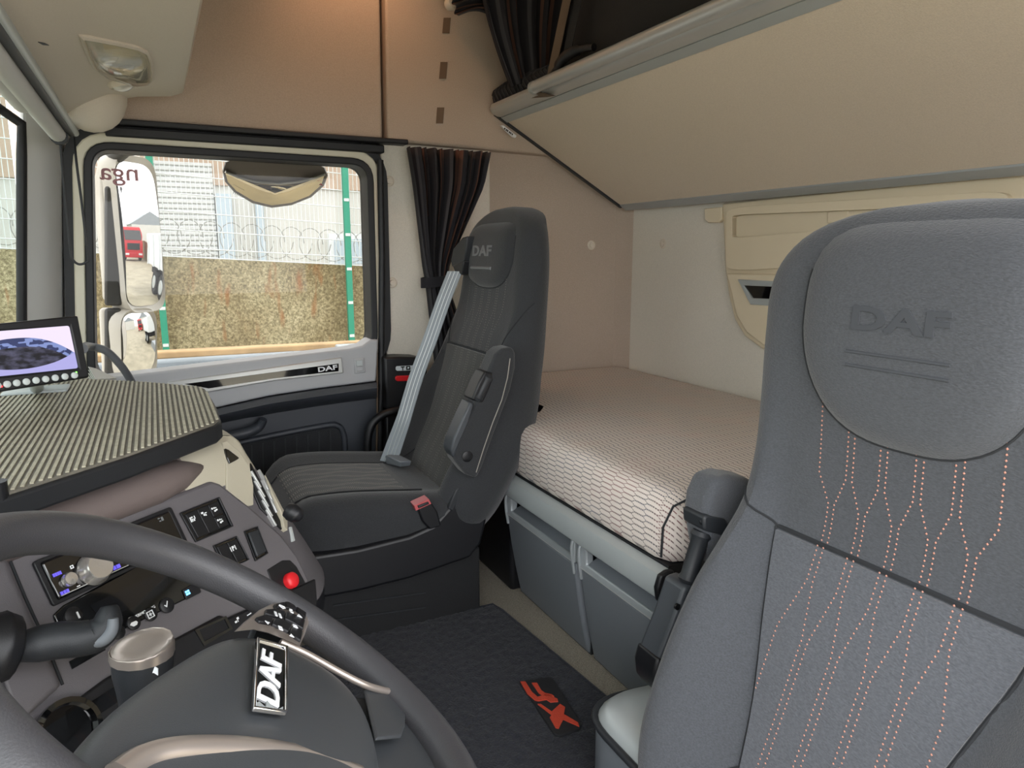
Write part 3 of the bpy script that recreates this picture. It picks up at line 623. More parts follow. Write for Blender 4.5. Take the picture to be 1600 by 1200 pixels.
# reflection of a red sticker, painted as mirror-written lettering on the door glass
p = Y(186, 277, 2.163); tag(obj('reflected_lettering', text_mesh('nga', lambda x, y, d: p+V(-x, -d, y), .088, .001, (1, .9), bold=.008), 'reflection_red'), 'painted reflection of red lettering on the front upper corner of door window', 'painted reflection')
# ---------------------------------------------------------------- what the side mirror shows behind the cab
def wheel(c, r, wd, parent, name='wheel'):
    o = obj(name, M().lathe([(r*.55, -wd/2), (r*.9, -wd/2), (r, -wd*.3), (r, wd*.3), (r*.9, wd/2), (r*.55, wd/2)], c, (0, 1, 0), 24), 'tyre', parent)
    obj('rim', M().lathe([(r*.5, -wd*.56), (r*.56, -wd*.45), (r*.3, -wd*.3), (.02, -wd*.32)], c, (0, 1, 0), 18), 'silver_paint', o)
TX = 26.0; ty = 7.4
rt = thing('red_truck', 'red lorry parked far behind, seen only in the side mirror', 'truck', (TX, ty, GZ))
obj('cab', M().prism([(TX, ty-1.15, GZ+.9), (TX, ty-1.15, GZ+2.0), (TX+.35, ty-1.15, GZ+3.1), (TX+.6, ty-1.15, GZ+3.35), (TX+2.1, ty-1.15, GZ+3.35), (TX+2.1, ty-1.15, GZ+.5), (TX, ty-1.15, GZ+.5)], (0, 2.3, 0)), 'truck_red', rt, bevel=.1, seg=3)
obj('windscreen', M().prism([(TX-.01, ty-1.0, GZ+2.05), (TX+.32, ty-1.0, GZ+3.0), (TX+.32, ty+1.0, GZ+3.0), (TX-.01, ty+1.0, GZ+2.05)], (-.03, 0, .01)), 'gloss_black', rt)
obj('grille', M().box((TX-.03, ty-.8, GZ+1.1), (TX, ty+.8, GZ+1.75)), 'dark_plastic', rt, bevel=.02)
obj('bumper', M().box((TX-.12, ty-1.15, GZ+.35), (TX+.2, ty+1.15, GZ+.85)), 'truck_red', rt, bevel=.05)
for sy in (-1, 1):
    obj('headlamp', M().box((TX-.14, ty+sy*.8-.2, GZ+.6), (TX-.1, ty+sy*.8+.2, GZ+.78)), 'white_paint', rt); wheel((TX+.9, ty+sy*.95, GZ+.5), .5, .3, rt)
# white tipper body standing behind the cab
tp = thing('tipper_trailer', 'white tipper trailer behind the cab, seen only in the side mirror', 'trailer', (12, 6, GZ))
obj('body', M().box((8.3, 5.6, GZ+1.15), (12.2, 7.9, GZ+2.55)), 'white_paint', tp, bevel=.04)
for k in range(4): obj('side_rib', M().box((8.4+k*1.15, 5.53, GZ+1.15), (8.55+k*1.15, 5.6, GZ+2.5)), 'white_paint', tp)
obj('chassis', M().box((8.3, 5.9, GZ+.75), (12.2, 7.6, GZ+1.15)), 'tyre', tp)
for x in (9.3, 10.6): wheel((x, 5.8, GZ+.52), .52, .34, tp)
for x, y in ((44, 2), (40, 14)):
    b = thing('shed', 'grey gabled shed far back in the yard, seen in side mirror' if y < 10 else 'second grey shed beyond the yard wall, seen in side mirror', 'building', (x, y, GZ))
    obj('wall', M().box((x, y-4, GZ), (x+6, y+4, GZ+4.2)), 'facade', b); obj('roof', M().prism([(x, y-4.4, GZ+4.2), (x, y, GZ+6.2), (x, y+4.4, GZ+4.2)], (6, 0, 0)), 'truck_grey', b)
# ================================================================ fittings overhead
# overhead console: profile in x-z swept along the cab, ending in a rounded corner pod
prof = [(.135, 1.62), (.118, 1.40), (.110, 1.295), (.098, 1.262), (.07, 1.252), (.0, 1.245), (-.06, 1.230), (-.11, 1.205), (-.155, 1.182), (-.19, 1.195), (-.22, 1.24), (-.255, 1.30), (-.255, 1.62)]
oc = thing('overhead_console', 'beige overhead console above the windscreen with reading lamp', 'console', (0, 1.1, 1.2))
mo = M()
def prof_at(y, k):
    o = []
    for x, z in prof:
        o.append(Vector((x, y, z)))
    return o
rings = [[Vector((x, y, z)) for x, z in prof] for y in (.14, .6, 1.0, 1.4, 1.75, 1.99)]
cx, cz = -.06, 1.42
for a in (20, 45, 70, 90):
    t = math.radians(a); k = 1-.045*(1-math.cos(t)); rings.append([Vector((cx+(x-cx)*k, 1.99+.035*math.sin(t), cz+(z-cz)*(1-.07*(1-math.cos(t))))) for x, z in prof])
mo.loft(rings, True, True); bvo = mo.bvh(); obj('shell', mo, 'trim', oc, smooth=35)
mp = M(); pr = []
for k in range(15):
    t = (k/14-.5)*math.pi*.96; sc = math.cos(t)**.7
    pr.append([Vector((-.100+math.cos(a)*.078*sc, 2.0+.095*math.sin(t), 1.245+math.sin(a)*.088*sc+.03*(1-sc))) for a in np.linspace(0, 2*math.pi, 24, endpoint=False)])
mp.loft(pr, True, True); obj('corner_pod', mp, 'trim', oc, smooth=60)
obj('slot', decal([(59, 65), (70, 67), (76, 70), (66, 69)], bvo, .0015, .002), 'dark_plastic', oc)
a = Y(306, 0, 1.9); obj('door_flap', M().prism([(.130, 1.55, 1.40), (.128, 1.93, 1.40), (.140, 1.95, 1.62), (.142, 1.55, 1.62)], (.008, 0, .0)), 'trim', oc, bevel=.003)
# reading lamp let into the console
rl = thing('reading_lamp', 'clear trapezoid reading lamp set into the overhead console', 'lamp', snap(185, 95, bvo)[0])
outl = [(126, 55), (150, 59), (185, 66), (215, 73), (229, 80), (235, 95), (238, 121), (232, 127), (215, 129), (190, 123), (160, 114), (146, 102), (136, 82)]
hs = [snap(px, py, bvo) for px, py in outl]; nl = sum((h[1] for h in hs), Vector()).normalized(); P = [h[0] for h in hs]; C0 = sum(P, Vector())/len(P)
def lr(k, d, src=P, c=C0): return [c+(p-c)*k+nl*d for p in src]
m = M(); m.loft([lr(1.05, -.004), lr(1.05, .004), lr(.97, .006), lr(.93, .0)], True, False); obj('bezel', m, 'trim', rl, smooth=30)
m = M(); m.loft([lr(.93, .001), lr(.7, -.001)], True, False); m.prism(lr(.7, -.002), nl*.001); obj('reflector', m, 'lamp_chrome', rl)
for k, (qx, qy) in enumerate(((170, 92), (196, 104), (214, 106))):
    h = snap(qx, qy, bvo); obj('reflector_bowl', M().lathe([(.017, .0), (.013, .004), (.006, .006), (.001, .005)], h[0]+nl*.001, nl, 16), 'lamp_chrome', rl)
m = M(); m.loft([lr(.94, .004), lr(.9, .012), lr(.75, .018), lr(.4, .022), lr(.05, .023)], True, True); obj('lens', m, 'lamp_glass', rl, smooth=60)
h = snap(190, 128, bvo); obj('spot_bezel', M().lathe([(.028, -.004), (.028, .006), (.024, .010), (.022, .006), (.001, .004)], h[0]+nl*.002, nl, 24), 'trim', rl)
obj('spot_lens', M().lathe([(.021, .006), (.018, .012), (.010, .016), (.001, .017)], h[0]+nl*.002, nl, 24), 'lamp_chrome', rl)
# rolled sun blind along the top of the windscreen and its pull cord
def yl(px0, py0, px1, py1, ya, yb): return [Y(px0, py0, ya), Y(px1, py1, yb)]
sb = thing('sun_blind', 'rolled grey sun blind along the windscreen top', 'sun blind', (-.2, 1.5, 1.2))
def along(px, py, y1, y0):      # a line running across the cab through a picture point at y1
    p = Y(px, py, y1); return [V(p.x, y0, p.z), V(p.x, y1, p.z)]
obj('front_rail', M().tube(along(118, 208, 2.04, .2), .008, 10), 'silver_paint', sb)
obj('back_rail', M().tube(along(110, 206, 2.02, .2), .011, 10), 'dark_plastic', sb)
obj('roller', M().tube(along(90, 210, 1.98, .2), .017, 14), 'pillar_grey', sb)
obj('roller_cover', M().tube(along(36, 160, 1.62, .2), .019, 14), 'pillar_grey', sb)
obj('end_cap', M().tube(along(93, 214, 1.995, 1.975), .019, 14), 'dark_plastic', sb)
obj('bracket', M().prism([Y(60, 178, 1.75), Y(72, 172, 1.75), Y(78, 190, 1.75), Y(66, 196, 1.75)], (0, .02, 0)), 'dark_plastic', sb)
cdp = smooth_path([Y(94, 218, 1.99), Y(101, 300, 1.99), Y(110, 390, 1.99), Y(114, 406, 1.99), Y(124, 413, 1.99), Y(135, 409, 1.99), Y(137, 398, 1.99), Y(128, 320, 1.99), Y(119, 250, 1.99), Y(116, 216, 2.02)], 6)
tag(obj('pull_cord', M().tube(cdp, .0028, 6), 'rubber'), 'black looped pull cord hanging beside the windscreen pillar', 'cord')
# roof lamp over the passenger door, lighting the side panel
lp = thing('roof_lamp', 'small warm roof lamp above the passenger door', 'lamp', (.54, 1.93, 1.86))
obj('base', M().lathe([(.06, .0), (.06, .03), (.05, .045), (.001, .045)], (.54, 1.93, 1.955), (0, 0, 1), 20), 'trim', lp)
obj('shade', M().lathe([(.045, .0), (.05, .03), (.05, .05), (.02, .06)], (.54, 1.93, 1.90), (0, 0, 1), 20), 'lamp_chrome', lp)
obj('bulb', M().lathe([(.001, -.012), (.016, -.006), (.02, .004), (.016, .012), (.001, .014)], (.54, 1.93, 1.885), (0, 0, 1), 16), 'lamp_bulb', lp)
ld = bpy.data.lights.new('roof_lamp_light', 'SPOT'); ld.energy = 2.6; ld.color = (1, .50, .26); ld.shadow_soft_size = .03; ld.spot_size = math.radians(95); ld.spot_blend = .9
lo = bpy.data.objects.new('roof_lamp_light', ld); COL.objects.link(lo); lo.location = (.0, .0, .0); lo.parent = lp; lo.rotation_euler = Vector((.05, .42, -.9)).to_track_quat('-Z', 'Y').to_euler(); lo.location = (0, 0, 0)
# ================================================================ bunks
# upper bunk, tilted: board, rails, mattress edge net
PF, PR_ = (.985, 1.302), (1.465, 1.036)
ub = thing('upper_bunk', 'upper bunk tilted up, beige underside board and silver rails', 'bunk', (1.2, 1.1, 1.04))
dv = Vector((PR_[0]-PF[0], 0, PR_[1]-PF[1])).normalized(); nv = Vector((-dv.z, 0, dv.x))
Y0, Y1 = .14, 2.085
A = V(PF[0], Y1, PF[1]); B = V(PR_[0], Y1, PR_[1])
obj('board', M().prism([A, B, B+nv*.03, A+nv*.03], (0, Y0-Y1, 0)), 'bunk_board', ub)
obj('end_trim', M().prism([A-nv*.006, B-nv*.006, B+nv*.035, A+nv*.035], (0, .012, 0)), 'dark_plastic', ub)
obj('rear_rail', M().prism([B-nv*.004-dv*.012, B-nv*.006+dv*.02, B+nv*.04+dv*.02, B+nv*.04-dv*.012], (0, Y0-Y1, 0)), 'locker_lip', ub, bevel=.003)
fr = [A-nv*.002+dv*.02, A-nv*.008+dv*.006, A-nv*.010-dv*.012, A-nv*.002-dv*.026, A+nv*.014-dv*.028, A+nv*.022-dv*.014, A+nv*.02+dv*.02]
obj('front_rail', M().prism(fr, (0, Y0-Y1, 0)), 'silver', ub, bevel=.004, seg=3)
obj('rail_lip', M().prism([A+dv*.02-nv*.003, A+dv*.045-nv*.003, A+dv*.045+nv*.01, A+dv*.02+nv*.01], (0, Y0-Y1, 0)), 'silver_paint', ub)
t0 = X(836, 136, .955); 
obj('guard_tube', M().tube([V(t0.x, t0.y, t0.z), V(t0.x, Y0, t0.z)], .0165, 16), 'silver', ub)
obj('tube_cap', M().tube([V(t0.x, t0.y+.012, t0.z), V(t0.x, t0.y-.002, t0.z)], .0172, 16), 'silver_paint', ub)
obj('wood_edge', M().prism([A+nv*.022-dv*.012, A+nv*.05-dv*.014, V(t0.x, t0.y, t0.z)+V(.0, 0, -.01), V(t0.x+.01, t0.y-.06, t0.z-.03)], (.02, 0, .0)), 'strap', ub)
m = M(); q = []
for k in range(11):
    t = k/10; q.append([Vector((.985+.03*t, 2.08-.30*t, 1.325+.02*t))+Vector((math.cos(a)*.035+.02, 0, math.sin(a)*.032*(.75+.45*math.sin(math.pi*min(1, t+.2)))+.02)) for a in np.linspace(0, 2*math.pi, 14, endpoint=False)])
m.loft(q); obj('edge_net', m, 'mesh_dark', ub, smooth=60)
mg = M()
for k in range(16):
    t = k/15; c = Vector((1.005+.03*t, 2.07-.28*t, 1.345+.02*t)); mg.tube([c+Vector((math.cos(a)*.037, .012*math.sin(3*a), math.sin(a)*.034*(.75+.45*math.sin(math.pi*min(1, t+.2))))) for a in np.linspace(0, 2*math.pi, 16)], .0022, 4)
obj('net_cords', mg, 'curtain_grey', ub, kind='stuff')
obj('mattress', M().prism([A+nv*.045+dv*.05, A+nv*.16+dv*.05, B+nv*.16-dv*.02, B+nv*.045-dv*.02], (0, Y0-Y1+.3, 0)), 'dark_cloth', ub, bevel=.03, seg=3)
lab = Y(798, 205, 2.078); o = obj('label_plate', M().prism([Y(783, 196, 2.06), Y(787, 196, 2.06), Y(807, 212, 2.06), Y(806, 215, 2.06), Y(802, 214, 2.06)], (0, .01, 0)), 'white_print', ub)
p = Y(795, 205.5, 2.0595); ex = (Y(806, 213, 2.0595)-Y(784, 196.5, 2.0595)).normalized(); ez = V(-ex.z, 0, ex.x); em = M()
for k in (-.018, -.011, -.006, .001, .006, .012): em.prism([p+ex*k-ez*.003, p+ex*(k+.004)-ez*.003, p+ex*(k+.004)+ez*.002, p+ex*k+ez*.002], (0, -.0008, 0))
obj('print', em, 'gloss_black', o)
# dark cloth guard above the tube
m = M(); m.grid(lambda a, b: V(1.0+.12*b+.01*math.sin(a*23), 1.72-1.5*a, t0.z+.02+.55*b+.012*math.sin(a*31)*b), 40, 8)
o = obj('safety_cloth', m, 'dark_cloth', ub, smooth=60); md = o.modifiers.new('s', 'SOLIDIFY'); md.thickness = .004
# bunk curtain gathered at the end of the upper bunk
def pleats(name, label, top, bot, n, amp, parts, grp=None, waist=None):
    """top/bot: functions t -> point; folds run downwards; stripes are woven in by column"""
    K = n*8; R = 24; m = M(); cols = []
    for i in range(K+1):
        t = i/K
        for j in range(R+1):
            v = j/R; p = top(t).lerp(bot(t), v) if waist is None else waist(t, v)
            a = amp(v); ph = t*n*2*math.pi+.5*math.sin(t*9)
            m.v.append(p+V(.35*a*math.cos(ph*.5+1), -a*math.sin(ph)-.25*a*math.sin(ph*2.3+v*2), 0))
    W = R+1
    for i in range(K):
        sidx = [0, 0, 1, 1, 0, 2, 0, 0, 1, 0, 0, 0, 1, 1, 0, 2, 0][i % 17]
        for j in range(R): m.f.append([i*W+j, (i+1)*W+j, (i+1)*W+j+1, i*W+j+1]); m.mi.append(sidx)
    o = obj(name, m, ['curtain_dark', 'curtain_grey', 'curtain_brown'], None, smooth=80, fix=False)
    md = o.modifiers.new('s', 'SOLIDIFY'); md.thickness = .0015
    return tag(o, label, 'curtain')
wL = np.array([.683, .700, .730, .742, .760, .770]); wR = np.array([.953, .930, .815, .800, .870, .900]); wz_ = np.array([1.180, 1.08, .85, .795, .60, .50])
def cw_(t, v):
    z = 1.180+(.50-1.180)*v; zz = wz_[::-1]; l = np.interp(z, zz, wL[::-1]); r = np.interp(z, zz, wR[::-1]); return V(l+(r-l)*t, 2.055, z)
pleats('side_curtain', 'dark striped curtain tied back behind the passenger seat', None, None, 11, lambda v: .018+.012*abs(v-.42), None, waist=cw_)
q = [V(.772+.052*math.cos(a), 2.055+.034*math.sin(a), .795+.006*math.cos(a)) for a in np.linspace(0, 2*math.pi, 25)]
tag(obj('curtain_tie', M().ribbon(q, V(0, 0, 1), .03, .003), 'curtain_dark'), 'black strap tied round the side curtain at its waist', 'strap')
def uc(t, v):
    a = [(742, -60), (800, -60), (870, -60), (930, -60)]; b = [(797, 137), (820, 128), (852, 112), (900, 92)]
    i = min(2, int(t*3)); f = t*3-i
    p = (a[i][0]*(1-f)+a[i+1][0]*f, a[i][1]*(1-f)+a[i+1][1]*f); q = (b[i][0]*(1-f)+b[i+1][0]*f, b[i][1]*(1-f)+b[i+1][1]*f)
    bow = -28*math.sin(math.pi*v)*(1-t)
    return Y(p[0]*(1-v)+q[0]*v+bow*.3, p[1]*(1-v)+q[1]*v, 1.95-.10*t)
pleats('bunk_curtain', 'dark striped curtain bunched at the end of the upper bunk', None, None, 7, lambda v: .022-.006*v, None, waist=uc)
# pulled-up corner of the bunk curtain
m = M(); Q = [(712, 25), (720, 2), (738, -10), (790, -30), (800, 10), (792, 46), (765, 30), (740, 18)]
def wing(a, b):
    top = Y(705+100*a, -8-28*a, 2.02); bot = Y(714+78*a, 27+18*a-14*math.sin(math.pi*a)*1.2, 1.99); p = top.lerp(bot, b); return p+V(0, -.012*math.sin(b*14+a*3), 0)
m.grid(wing, 14, 24)
for i in range(len(m.mi)): m.mi[i] = [0, 0, 0, 2, 0, 1][(i % 24) % 6]
o = tag(obj('curtain_corner', m, ['curtain_dark', 'curtain_grey', 'curtain_brown'], smooth=80, fix=False), 'striped curtain corner drawn sideways beside the bunk curtain', 'curtain'); md = o.modifiers.new('s', 'SOLIDIFY'); md.thickness = .0015
kn = Y(707, 4, 2.05); tag(obj('curtain_hook', M().lathe([(.018, -.02), (.022, 0), (.016, .012), (.001, .015)], kn, (0, -1, 0), 14), 'trim'), 'beige curtain hook on the side panel beside the bunk curtain', 'hook')
sg = thing('bunk_strap', 'brown webbing strap holding up the front of the upper bunk', 'strap', X(862, 118, .95))
p0 = X(861, 118, .955); p1 = X(898, -60, 1.0); p2 = X(882, 104, .965); p3 = X(915, -60, 1.03)
obj('webbing', M().ribbon([p0, p0.lerp(p1, .5), p1], [V(.3, -.95, 0)]*3, .028, .002), 'strap', sg)
obj('webbing', M().ribbon([p2, p2.lerp(p3, .5), p3], [V(.3, -.95, 0)]*3, .026, .002), 'dark_cloth', sg)
obj('hook', M().tube(smooth_path([p0+V(0, .0, -.002), p0+V(0, -.03, .012), p0+V(.0, -.075, .03), p0+V(.01, -.12, .035), p0+V(.02, -.17, .03)], 5), [.008]*6+[.013]*9+[.009]*6, 10), 'black_plastic', sg)
# lower bunk mattress with a step at each seat
XF, XB = .742, 1.505; ZT, ZB = .475, .350
YN, YFa = .892, 1.605
outline = [(.97, .14), (.97, YN-.05), (.955, YN-.015), (.90, YN), (XF+.05, YN), (XF+.015, YN+.012), (XF, YN+.05), (XF, YFa-.05), (XF+.015, YFa-.012), (XF+.05, YFa), (.80, YFa), (.825, YFa+.01), (.84, YFa+.03), (.84, 2.10), (.86, 2.13), (XB-.05, 2.13), (XB, 2.10), (XB, .14)]
def inset(pts, d):
    n = len(pts); o = []
    for i in range(n):
        a, b, c = Vector(pts[i-1]), Vector(pts[i]), Vector(pts[(i+1) % n]); e1 = (b-a).normalized(); e2 = (c-b).normalized()
        n1 = Vector((-e1.y, e1.x)); n2 = Vector((-e2.y, e2.x)); k = (n1+n2); k = k.normalized()/max(.5, (1+n1.dot(n2))/2)**.5; o.append(b-k*d)
    return o
mm = M(); R = []
for d, z in ((.012, ZB), (.002, ZB+.012), (0, ZB+.03), (0, ZT-.04), (.004, ZT-.02), (.014, ZT-.006), (.03, ZT), (.06, ZT+.002)): R.append([Vector((p.x, p.y, z)) for p in inset(outline, d)])
mm.loft(R, True, True); uv = []
for v in mm.v: uv.append((v.x+(v.z-ZT), v.y))
mm.uv = uv
bm_ = thing('lower_mattress', 'thick pale honeycomb-patterned mattress on the lower bunk', 'mattress', (1.2, 1.2, ZB))
o = obj('cover', mm, 'mattress_cover', bm_, smooth=50)
obj('piping', M().tube([(XF+.05, YN+.002, ZT-.003), (XF+.016, YN+.014, ZT-.02), (XF+.006, YN+.026, ZT-.06), (XF+.006, YN+.028, ZB+.01)], .0022, 6), 'seam', bm_)
# bunk front rail and worktop behind it
br = thing('bunk_rail', 'silver rail along the front of the lower mattress', 'rail', (.74, 1.2, .28))
pf = [(.742, .344), (.730, .338), (.724, .318), (.728, .296), (.738, .287), (.752, .290), (.752, .344)]
obj('rail', M().loft([[Vector((x, y, z)) for x, z in pf] for y in (.905, 1.61)]), 'silver_paint', br, smooth=30)
obj('end_cap', M().loft([[Vector((x, y, z)) for x, z in [(.744, .345), (.728, .340), (.721, .318), (.725, .294), (.737, .284), (.756, .287), (.756, .345)]] for y in (.893, .905)]), 'black_plastic', br, bevel=.003)
obj('support', M().box((.753, .905, .30), (1.0, 1.605, .348)).box((1.0, .14, .30), (1.5, 2.12, .348)), 'black_plastic', br)
# two locker units under the bunk
def locker(y0, y1, label, grp):
    t = thing('bunk_locker', label, 'locker', (.85, (y0+y1)/2, 0), grp)
    def fx(z): return .748+.045*((.30-z)/.30)**1.6+.004
    zs = [0.0, .03, .08, .14, .19, .225]
    m = M(); m.loft([[Vector((fx(z), y0+.006, z)), Vector((fx(z), y1-.006, z)), Vector((fx(z)+.05, y1-.006, z)), Vector((fx(z)+.05, y0+.006, z))] for z in zs]); obj('front', m, 'locker_grey', t, bevel=.008, seg=3, smooth=40)
    m = M(); m.box((.80, y0+.004, 0), (1.45, y1-.004, .275)); obj('body', m, 'dark_plastic', t)
    # framed hand opening: silver rim, sloping scoop
    oz0, oz1 = .226, .286; ins = .03
    I = [Vector((.757, y, z)) for y, z in ((y0+ins, oz0+.012), (y1-ins, oz0+.012), (y1-ins, oz1-.012), (y0+ins, oz1-.012))]; O = [Vector((.752, y, z)) for y, z in ((y0+.005, oz0), (y1-.005, oz0), (y1-.005, oz1), (y0+.005, oz1))]
    obj('opening_frame', M().ring(I, O, (.02, 0, 0)), 'locker_lip', t, bevel=.004, seg=3)
    obj('scoop', M().prism([(.758, y0+ins, oz0+.010), (.80, y0+ins, oz0+.03), (.80, y0+ins, oz1), (.805, y0+ins, oz1), (.805, y0+ins, oz0)], (0, y1-y0-2*ins, 0)), 'locker_grey', t)
    obj('lower_edge', M().tube([(fx(.228)-.002, y0+.012, .2275), (fx(.228)-.002, y1-.012, .2275)], .0022, 6), 'silver', t)
    for yy in (y0+.012, y1-.012): obj('side_rim', M().tube(smooth_path([(fx(.2)-.001, yy, .20), (fx(.24)-.003, yy, .24), (.752, yy, .27), (.765, yy, .288)], 4), .004, 8), 'locker_lip', t)
locker(1.208, 1.555, 'grey bunk locker with framed hand opening, nearer the passenger seat', 'bunk lockers')
locker(.86, 1.203, 'grey bunk locker with framed hand opening, nearer the driver seat', 'bunk lockers')
m = M().box((.775, 1.56, 0), (1.45, 2.1, .27)); tag(obj('bunk_box', m, 'black_plastic', bevel=.01), 'black box under the bunk behind the passenger seat', 'box')
# carpet mat with badge patch
mt = thing('floor_mat', 'dark blue-grey carpet mat with red lettered badge in the aisle', 'mat', (.5, 1.1, 0))
c = [Z(577, 986, .012), Z(770, 943, .012), Z(783, 951, .012), Z(976, 1112, .012)]
far0, far1, e1, e2 = c
nr = Z(1010, 1200, .012); e3 = e1+(e2-e1)*2.4
poly = [V(.12, far0.y+.01, 0), far0, far1, e1, e2, e3, V(.12, e3.y, 0)]
m = M(); dens = 110
xs = np.linspace(.12, .75, dens); ys = np.linspace(e3.y, far0.y+.01, int(dens*1.7))
def inside(x, y):
    r = False; n = len(poly)
    for i in range(n):
        a, b = poly[i], poly[i-1]
        if (a.y > y) != (b.y > y) and x < (b.x-a.x)*(y-a.y)/(b.y-a.y)+a.x: r = not r
    return r
m.prism([V(p.x, p.y, .001) for p in poly], (0, 0, .008)); obj('backing', m, 'carpet', mt)
g = M(); idx = {}
for i, x in enumerate(xs):
    for j, y in enumerate(ys):
        if inside(x, y):
            idx[i, j] = len(g.v); g.v.append(V(x+random.uniform(-.0015, .0015), y+random.uniform(-.0015, .0015), .0085+random.uniform(0, .0045)))
for (i, j), k in list(idx.items()):
    q = [idx.get(t) for t in ((i, j), (i+1, j), (i+1, j+1), (i, j+1))]
    if None not in q: g.f.append(q); g.mi.append(0)
obj('pile', g, 'carpet', mt, kind='stuff', smooth=80)
ed = [V(p.x, p.y, .008) for p in poly[1:6]]; obj('binding', M().tube(ed, .005, 6), 'carpet', mt)
pc = [Z(812, 1065, .016), Z(858, 1057, .016), Z(866, 1062, .016), Z(909, 1132, .016), Z(904, 1139, .016), Z(874, 1149, .016), Z(866, 1146, .016)]
pt = obj('badge', M().prism([p-V(0, 0, .006) for p in pc], (0, 0, .006)), 'patch', mt, bevel=.001)
pq = lambda px, py: Z(px, py, .0162)
for letter in ([(813, 1066), (821, 1066), (831, 1082), (840, 1090), (850, 1087), (858, 1087), (871, 1093), (872, 1097), (860, 1098), (854, 1094), (842, 1096), (836, 1095), (824, 1085)], [(831, 1068), (839, 1068), (846, 1080), (852, 1084), (862, 1086), (866, 1089), (848, 1088), (842, 1084)],
               [(840, 1101), (845, 1101), (862, 1113), (875, 1101), (883, 1106), (881, 1117), (903, 1130), (905, 1136), (880, 1125), (873, 1139), (868, 1138), (859, 1122), (862, 1118)]):
    obj('letter', M().prism([pq(*p) for p in letter], (0, 0, .002)), 'patch_red', pt)
# ================================================================ seats
def sstep(t): t = max(0., min(1., t)); return t*t*(3-2*t)
class Back:
    """backrest surface: rows of (height, front x, half width, bolster depth, thickness, insert half width)"""
    def __init__(s, cy, rows, lean=0): s.cy = cy; s.rows = rows; s.h = [r[0] for r in rows]; s.lean = lean
    def par(s, h): return [cr_interp(s.h, [r[k] for r in s.rows], h) for k in range(1, 6)]
    def front(s, h, yo, off=0):
        xf, hw, b, th, iw = s.par(h); a = abs(yo); hw = max(hw, .01)
        t = sstep((a-iw)/max(.02, hw*.82-iw)); x = xf-b*t; e = max(0, (a/hw-.76)/.24); e = min(e, 1)
        rr = th*.55+b; x += rr*(1-math.sqrt(max(0, 1-e*e)))
        x += .012*(1-(min(a, iw)/max(iw, .01))**2)*0
        return V(x-off, s.cy+yo, h)
    def mesh(s, n=34, hs=60):
        m = M(); rings = []; h0, h1 = s.h[0], s.h[-1]
        for i in range(hs+1):
            t = i/hs; h = h0+(h1-h0)*(1-(1-t)**1.25); xf, hw, b, th, iw = s.par(h); r = []
            for k in range(n+1):
                q = math.sin((k/n-.5)*math.pi); r.append(s.front(h, q*hw))
            for k in range(1, 12):
                q = math.cos(k/12*math.pi); r.append(V(xf+th*(.62+.38*math.sin(k/12*math.pi)**.6), s.cy+hw*q*(1 if abs(q) < .9 else .985), h-.01*0))
            rings.append(r)
        m.loft(rings, True, True); return m
    def patch(s, hs, wfn, off, mats=None, n=20, sides=True):
        """raised panel between heights; wfn(h) -> (y0, y1)"""
        m = M(); A = []; 
        for h in hs:
            y0, y1 = wfn(h); A.append([s.front(h, y0+(y1-y0)*k/n, off) for k in range(n+1)])
        m.loft(A, False, False)
        B = [A[i][0] for i in range(len(A))]
        rim = A[0]+[A[i][-1] for i in range(1, len(A))]+A[-1][::-1][1:]+[A[i][0] for i in range(len(A)-2, 0, -1)]
        m.loft([rim, [p+V(off+.004, 0, 0) for p in rim]], True, False); return m
